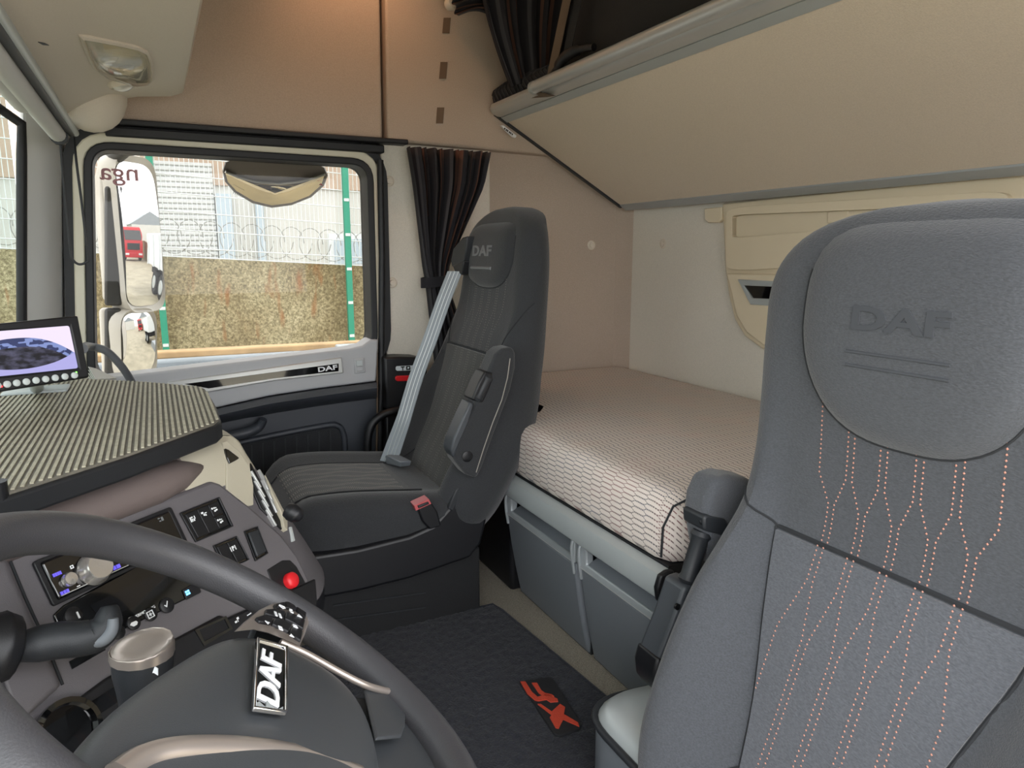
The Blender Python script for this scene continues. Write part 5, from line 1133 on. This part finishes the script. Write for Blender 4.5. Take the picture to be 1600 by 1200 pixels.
# switch packs
def pack(pts, cells, name):
    o = obj(name, M().ring([DP(px, py, .001) for px, py in pts], [DP(sum(q[0] for q in pts)/len(pts)+(px-sum(q[0] for q in pts)/len(pts))*1.09, sum(q[1] for q in pts)/len(pts)+(py-sum(q[1] for q in pts)/len(pts))*1.09, .001) for px, py in pts], dn*.003), 'black_plastic', ds_, bevel=.001)
    obj('backing', DPp(pts, -.001, .001), 'gloss_black', o); return o
def q4(c, u0, u1, v0, v1):    # cell inside a four-cornered picture shape c (TL, TR, BR, BL)
    def f(u, v):
        a = (c[0][0]+(c[1][0]-c[0][0])*u, c[0][1]+(c[1][1]-c[0][1])*u); b = (c[3][0]+(c[2][0]-c[3][0])*u, c[3][1]+(c[2][1]-c[3][1])*u); return (a[0]+(b[0]-a[0])*v, a[1]+(b[1]-a[1])*v)
    return [f(u0, v0), f(u1, v0), f(u1, v1), f(u0, v1)]
def dicon(px, py, body, size, h, parent, mat_='white_print', flip=1):
    p = DP(px, py, h); return obj('icon', glyph(body, lambda x, y, d: p+da*x+db*y+dn*d, size), mat_, parent)
c = [(283, 803), (340, 780), (360, 822), (306, 845)]; o = pack(c, 0, 'switch_pack')
for u0, u1, v0, v1 in ((.05, .36, .06, .94), (.37, .66, .06, .94), (.67, .93, .06, .50), (.67, .93, .52, .94)): obj('switch', DPp(q4(c, u0, u1, v0, v1), .0, .0035), 'black_plastic', o, bevel=.001)
for px, py, b_ in ((301, 811, '#='), (319, 803, '%='), (335, 796, '=*'), (344, 814, '=*')): dicon(px, py, b_, .009, .0036, o)
c = [(334, 854), (368, 840), (386, 874), (352, 890)]; o = pack(c, 0, 'switch_pack')
for u0, u1 in ((.05, .48), (.52, .95)): obj('switch', DPp(q4(c, u0, u1, .06, .94), .0, .0035), 'black_plastic', o, bevel=.001)
dicon(364, 857, '(P)', .010, .0036, o); 
c = [(382, 832), (401, 825), (416, 864), (398, 875)]; o = pack(c, 0, 'blank_switch'); obj('blank', DPp(q4(c, .1, .92, .05, .95), .0, .005), 'dark_plastic', o, bevel=.002)
o = obj('hazard_panel', DPp([(416, 891), (440, 876), (452, 876), (462, 886), (484, 926), (470, 935), (430, 930)], -.001, .0015), 'black_plastic', ds_, bevel=.001)
obj('hazard_button', M().lathe([(.0125, 0), (.0125, .008), (.010, .011), (.001, .012)], DP(452, 908, .001), dn, 20), 'red_plastic', o)
c = [(352, 968), (392, 950), (404, 975), (366, 992)]; o = pack(c, 0, 'switch_pack')
for u0, u1 in ((.05, .48), (.52, .95)): obj('switch', DPp(q4(c, u0, u1, .06, .94), .0, .0035), 'black_plastic', o, bevel=.001)
dicon(370, 969, 'oP', .009, .0036, o); dicon(389, 960, '-', .008, .0036, o)
# dark lower band, pen tray and cup holder
obj('lower_band', DPp([(92, 1112), (160, 1062), (250, 1010), (340, 962), (352, 967), (490, 905), (493, 950), (380, 1010), (300, 1060), (180, 1130), (100, 1160)], -.002, .004), 'black_plastic', ds_, bevel=.003)
obj('tray_slot', M().ring([DP(px, py, .004) for px, py in [(310, 985), (350, 968), (357, 982), (318, 1003)]], [DP(px, py, .004) for px, py in [(303, 985), (352, 963), (362, 983), (318, 1010)]], dn*.002), 'gloss_black', ds_)
obj('storage_slot', DPp([(140, 1098), (230, 1040), (240, 1060), (152, 1118)], .004, .0055), 'gloss_black', ds_)
obj('pen_slot', DPp([(107, 1034), (160, 1006), (164, 1016), (112, 1046)], .0, .0016), 'gloss_black', ds_)
obj('cup_holder', M().lathe([(.036, 0), (.036, .006), (.030, .007), (.028, -.0), (.001, -.001)], DP(105, 1145, .004), dn, 28), 'gloss_black', ds_)
obj('edge_groove', M().tube([DP(px, py, .001) for px, py in [(14, 872), (40, 935), (70, 1000), (98, 1070)]], .0016, 6), 'seam', ds_)
# cluster side face to the left
m = M(); m.loft([[DP(-60, 890, .002), DP(12, 872, .002), DP(97, 1072, .002), DP(30, 1130, .002)], [DP(-60, 890, .012), DP(6, 874, .012), DP(90, 1070, .012), DP(30, 1130, .012)]]); obj('cluster_side', m, 'dash_grey', ds_, bevel=.004)
# radio
rd = thing('car_radio', 'black car radio with big silver volume knob in the dashboard', 'radio', DP(160, 880))
c = [(50, 882), (263, 797), (283, 836), (92, 945)]
cr_ = [DA(-.079, .026), DA(.114, .026), DA(.114, -.028), DA(-.079, -.030)]
def dq(a0, a1, b0, b1, h0, h1): return M().prism([DA(a0, b0, h0), DA(a1, b0, h0), DA(a1, b1, h0), DA(a0, b1, h0)], dn*(h1-h0))
fr_ = rquad([(-.079, -.030), (.114, -.030), (.114, .026), (-.079, .026)], .004, 0, 3); fi = rquad([(-.072, -.025), (.107, -.025), (.107, .021), (-.072, .021)], .003, 0, 3)
obj('surround', M().ring([DA(p.x, p.y, .001) for p in fi], [DA(p.x, p.y, .001) for p in fr_], dn*.005), 'black_plastic', rd, bevel=.0012)
fcp = obj('face', M().prism([DA(p.x, p.y, -.004) for p in fi], dn*.012), 'gloss_black', rd, bevel=.002)
kp = DP(146, 889, .0085); obj('volume_knob', M().lathe([(.020, 0), (.020, .003), (.0175, .006), (.0165, .014), (.015, .016), (.001, .0155)], kp, dn, 32), 'knob_silver', rd)
kp = DP(107, 906, .0085); obj('small_knob', M().lathe([(.0085, 0), (.0085, .004), (.007, .007), (.001, .0075)], kp, dn, 24), 'knob_silver', rd)
obj('display', dq(-.012, .075, -.012, .014, .008, .0088), 'lcd', rd)
for px, py, b_ in ((89, 897, 'BAND'), (101, 925, 'SRC'), (182, 886, 'DISP')): dicon(px, py, b_, .010, .0085, rd, 'led_violet')
for px, py, b_ in ((112, 886, 'o'), (123, 917, '=')): dicon(px, py, b_, .004, .0085, rd)
dicon(251, 812, 'ZC', .008, .0085, rd, 'grey_print')
obj('trim_strip', dq(-.068, .10, -.0235, -.0225, .008, .0095), 'silver', rd)
# cooling unit controls
cu_ = thing('climate_control', 'black refrigeration control panel with white symbols below the radio', 'control panel', DP(190, 950))
obj('panel', DPp([(80, 962), (96, 947), (276, 850), (296, 862), (314, 918), (300, 932), (130, 1014), (104, 1026)], -.001, .004), 'gloss_black', cu_, bevel=.002)
obj('display', DPp([(140, 946), (250, 893), (262, 895), (262, 912), (248, 928), (160, 972)], .004, .0046), 'lcd', cu_)
for px, py, r_ in ((114, 962, .010), (208, 974, .0085), (235, 960, .0085), (260, 946, .010), (184, 988, .0085)): obj('button', M().lathe([(r_, 0), (r_, .002), (r_*.85, .003), (.001, .003)], DP(px, py, .004), dn, 20), 'black_plastic', cu_)
obj('side_button', DPp([(284, 922), (308, 908), (313, 926), (290, 938)], .004, .0065), 'black_plastic', cu_, bevel=.001)
dicon(293, 926, '*', .006, .0068, cu_, 'led_blue')
dicon(122, 961, 'I', .002, .0072, cu_); dicon(260, 945, 'V', .007, .0072, cu_); dicon(235, 960, '@', .009, .0072, cu_)
obj('truck_icon', M().prism([DP(px, py, .0071) for px, py in [(203, 977), (205, 973), (212, 970), (215, 972), (214, 976), (209, 979)]], dn*.0006), 'white_print', cu_)
pt_ = DP(224, 957, .0047); obj('lettering', text_mesh('THERMO KING', lambda x, y, d: pt_+da*x+db*y+dn*d, .034, .0007), 'white_print', cu_)
lb = [DP(px, py, .0045) for px, py in [(200.5, 965.5), (206, 963), (207, 967), (202, 969)]]; obj('brand_mark', M().prism(lb, dn*.0006), 'white_print', cu_)
# shoulder and vents on the turned end: laid on the dash surface
for pts, nm, mt_ in (([(345, 692), (352, 690), (372, 706), (388, 730), (394, 760), (394, 790), (384, 792), (352, 765), (352, 730)], 'shoulder_panel', 'dash_cream'),
                     ([(390, 724), (400, 728), (420, 750), (440, 790), (444, 830), (438, 828), (405, 795), (394, 770)], 'vent_frame', 'black_plastic')):
    dec(pts, nm, mt_, .003, .012)
dec([(349, 702), (354, 704), (371, 717), (369, 719), (356, 726), (352, 716)], 'finger_slot', 'gloss_black', .0045, .002)
for k in range(5): dec([(388+k*6, 738+k*15), (390+k*6, 737+k*15), (405+k*6, 763+k*15), (403+k*6, 764+k*15)], 'vent_slat', 'silver', .006, .002)
for k in range(4): dec([(401+k*6, 735+k*16), (403+k*6, 734+k*16), (412+k*6, 754+k*16), (410+k*6, 755+k*16)], 'vent_slat', 'silver', .006, .002)
dec([(408, 745), (420, 757), (436, 785), (443, 812), (443, 832), (438, 828), (432, 800), (420, 775)], 'vent_bezel', 'dash_cream', .008, .004)
loftpix([(447, 796, 1.02, .010), (455, 800, 1.02, .013), (464, 806, 1.02, .012), (470, 812, 1.02, .004)], ds_, 'vent_knob', 'black_plastic')
for pts in ([(451, 824), (454, 824), (459, 846), (455, 847)],): dec(pts, 'key_strip', 'button_grey', .003, .003)
# ---------------------------------------------------------------- dash-top tray
ZT_ = .632
ty_ = thing('dash_tray', 'ribbed rubber-topped tray table on the dashboard', 'tray', (-.1, 1.3, .60))
tc = [Z(-160, 832, ZT_), Z(0, 776, ZT_), Z(200, 712, ZT_), Z(338, 662, ZT_), Z(346, 655, ZT_), Z(338, 632, ZT_), Z(323, 607, ZT_), Z(312, 603, ZT_), Z(230, 596, ZT_), Z(130, 591, ZT_), Z(-100, 620, ZT_), Z(-200, 680, ZT_)]
tc = [V(max(p.x, -.33), p.y, p.z) for p in tc]
obj('board', M().prism([p-V(0, 0, .030) for p in tc], (0, 0, .027)), 'tray_black', ty_, bevel=.004, seg=3)
cc = sum(tc, Vector())/len(tc); inn = [cc+(p-cc)*.975 for p in tc]
obj('rubber_sheet', M().prism([p-V(0, 0, .004) for p in inn], (0, 0, .004)), 'tray_rubber' if 'tray_rubber' in MATS else 'tray_black', ty_)
# ribs: run away from the driver, clipped to the sheet
rdir = V(0, 1, 0); pdir = V(rdir.y, -rdir.x, 0)
def clip(o, d):
    ts = []
    for i in range(len(inn)):
        a, b = inn[i-1], inn[i]; e = b-a; den = d.x*e.y-d.y*e.x
        if abs(den) < 1e-9: continue
        t = ((a.x-o.x)*e.y-(a.y-o.y)*e.x)/den; s_ = ((a.x-o.x)*d.y-(a.y-o.y)*d.x)/den
        if 0 <= s_ <= 1: ts.append(t)
    return (min(ts), max(ts)) if len(ts) >= 2 else None
step = .0076; k = -60; ribs = 0
while k < 60:
    o_ = cc+pdir*(k*step); r_ = clip(o_, rdir)
    if r_ and r_[1]-r_[0] > .03:
        a = o_+rdir*(r_[0]+.004); b = o_+rdir*(r_[1]-.004); q = pdir*.0019; m = M()
        m.prism([a-q, a+q, b+q, b-q], (0, 0, .0016)); obj('rib', m, 'tray_rib', ty_); ribs += 1
    k += 1
# ---------------------------------------------------------------- reversing monitor on the tray
mn = thing('monitor', 'small reversing monitor with round keys standing on the dash tray', 'monitor', Z(65, 610, ZT_))
mc = Y(128, 545, 1.36)
# screen plane: through the right edge, turned towards the driver
e0, e1 = Y(124, 494, 1.36), Y(140, 588, 1.345)
ang = math.radians(57); mx = V(-math.sin(ang), -math.cos(ang), 0)          # towards the left end
mzd = (e0-e1).normalized(); mnn = mx.cross(mzd).normalized()
if mnn.dot(CP-e0) < 0: mnn = -mnn
def MP(px, py, h=0): return PL(px, py, e0+mnn*h, mnn)
Mq = [(-62, 507), (0, 505), (120, 493), (126, 497), (140, 587), (136, 592), (0, 613), (-50, 621)]
cor = [MP(*p) for p in [(0, 505), (122, 493), (140, 590), (0, 613)]]
left = -.0
bz_out = [MP(-60, 511), MP(122, 493), MP(140, 590), MP(-46, 620)]
bz_in = [MP(-50, 521), MP(110, 508.5), MP(124, 575), MP(-40, 592)]
obj('bezel', M().ring(bz_in, bz_out, -mnn*.018), 'black_plastic', mn, bevel=.003)
obj('back_shell', M().prism([p-mnn*.012 for p in bz_out], -mnn*.02), 'black_plastic', mn, bevel=.006)
m = M(); sc_ = [p-mnn*.004 for p in bz_in]; m.add(sc_+[p-mnn*.004 for p in sc_], [(0, 1, 2, 3), (7, 6, 5, 4), (0, 4, 5, 1), (1, 5, 6, 2), (2, 6, 7, 3), (3, 7, 4, 0)]); m.uv = [(0, 1), (1, 1), (1, 0), (0, 0)]*2
obj('screen', m, 'screen_picture', mn, fix=False)
for k in range(9):
    px = 10.5+k*15.05-15; py = 600.5-(k-1)*1.97*1.02
    obj('key', M().lathe([(.0052, 0), (.0052, .002), (.004, .003), (.001, .003)], MP(px, py, .0005), mnn, 16), 'button_grey', mn)
obj('led', M().lathe([(.0014, 0), (.0014, .001), (.0005, .0012)], MP(2, 604, .0005), mnn, 8), 'led_red', mn); obj('led', M().lathe([(.0014, 0), (.0014, .001), (.0005, .0012)], MP(119, 582, .0005), mnn, 8), 'led_green', mn)
s_ = Z(58, 612, ZT_); obj('foot', M().prism([s_+V(-.05, -.03, 0), s_+V(.05, -.03, 0), s_+V(.05, .03, 0), s_+V(-.05, .03, 0)], (0, 0, .006)), 'silver_paint', mn, bevel=.002)
obj('stand', M().tube([s_+V(0, 0, .004), MP(55, 585, -.02)], .011, 12), 'silver_paint', mn); kp = Z(84, 603, ZT_); obj('wing_screw', M().tube([kp+V(0, 0, .008), kp+V(.02, .012, .014)], .006, 10), 'lamp_chrome', mn)
# tube arching from the monitor over the tray
cb = smooth_path([MP(129, 545, -.036), CP+ray(137, 541)*1.50, CP+ray(165, 548)*1.54, CP+ray(188, 570)*1.57, CP+ray(203, 592)*1.60, CP+ray(210, 606)*1.62], 6)
tag(obj('cable_conduit', M().tube(cb, .0085, 12), 'cable'), 'grey cable conduit arching from the monitor behind the tray', 'cable')
pg = thing('paper_stack', 'loose pale papers lying behind the monitor on the dashboard', 'papers', CP+ray(160, 590)*1.66)
for k in range(4):
    a = [CP+ray(px, py)*d for px, py, d in ((138, 574+k*5, 1.60), (150, 577+k*5, 1.66), (182, 592+k*3, 1.66), (150, 594+k*3, 1.58))]; obj('sheet', M().prism(a, (0, 0, .002)), 'facade', pg)
# small round black edge of the instrument hood at the far left
ih = CP+ray(-8, 770)*.74; tag(obj('instrument_hood', M().tube([ih+V(0, 0, .012), ih+V(0, 0, -.03)], .012, 14), 'black_plastic'), 'black rounded edge of the instrument hood at the far left', 'hood')
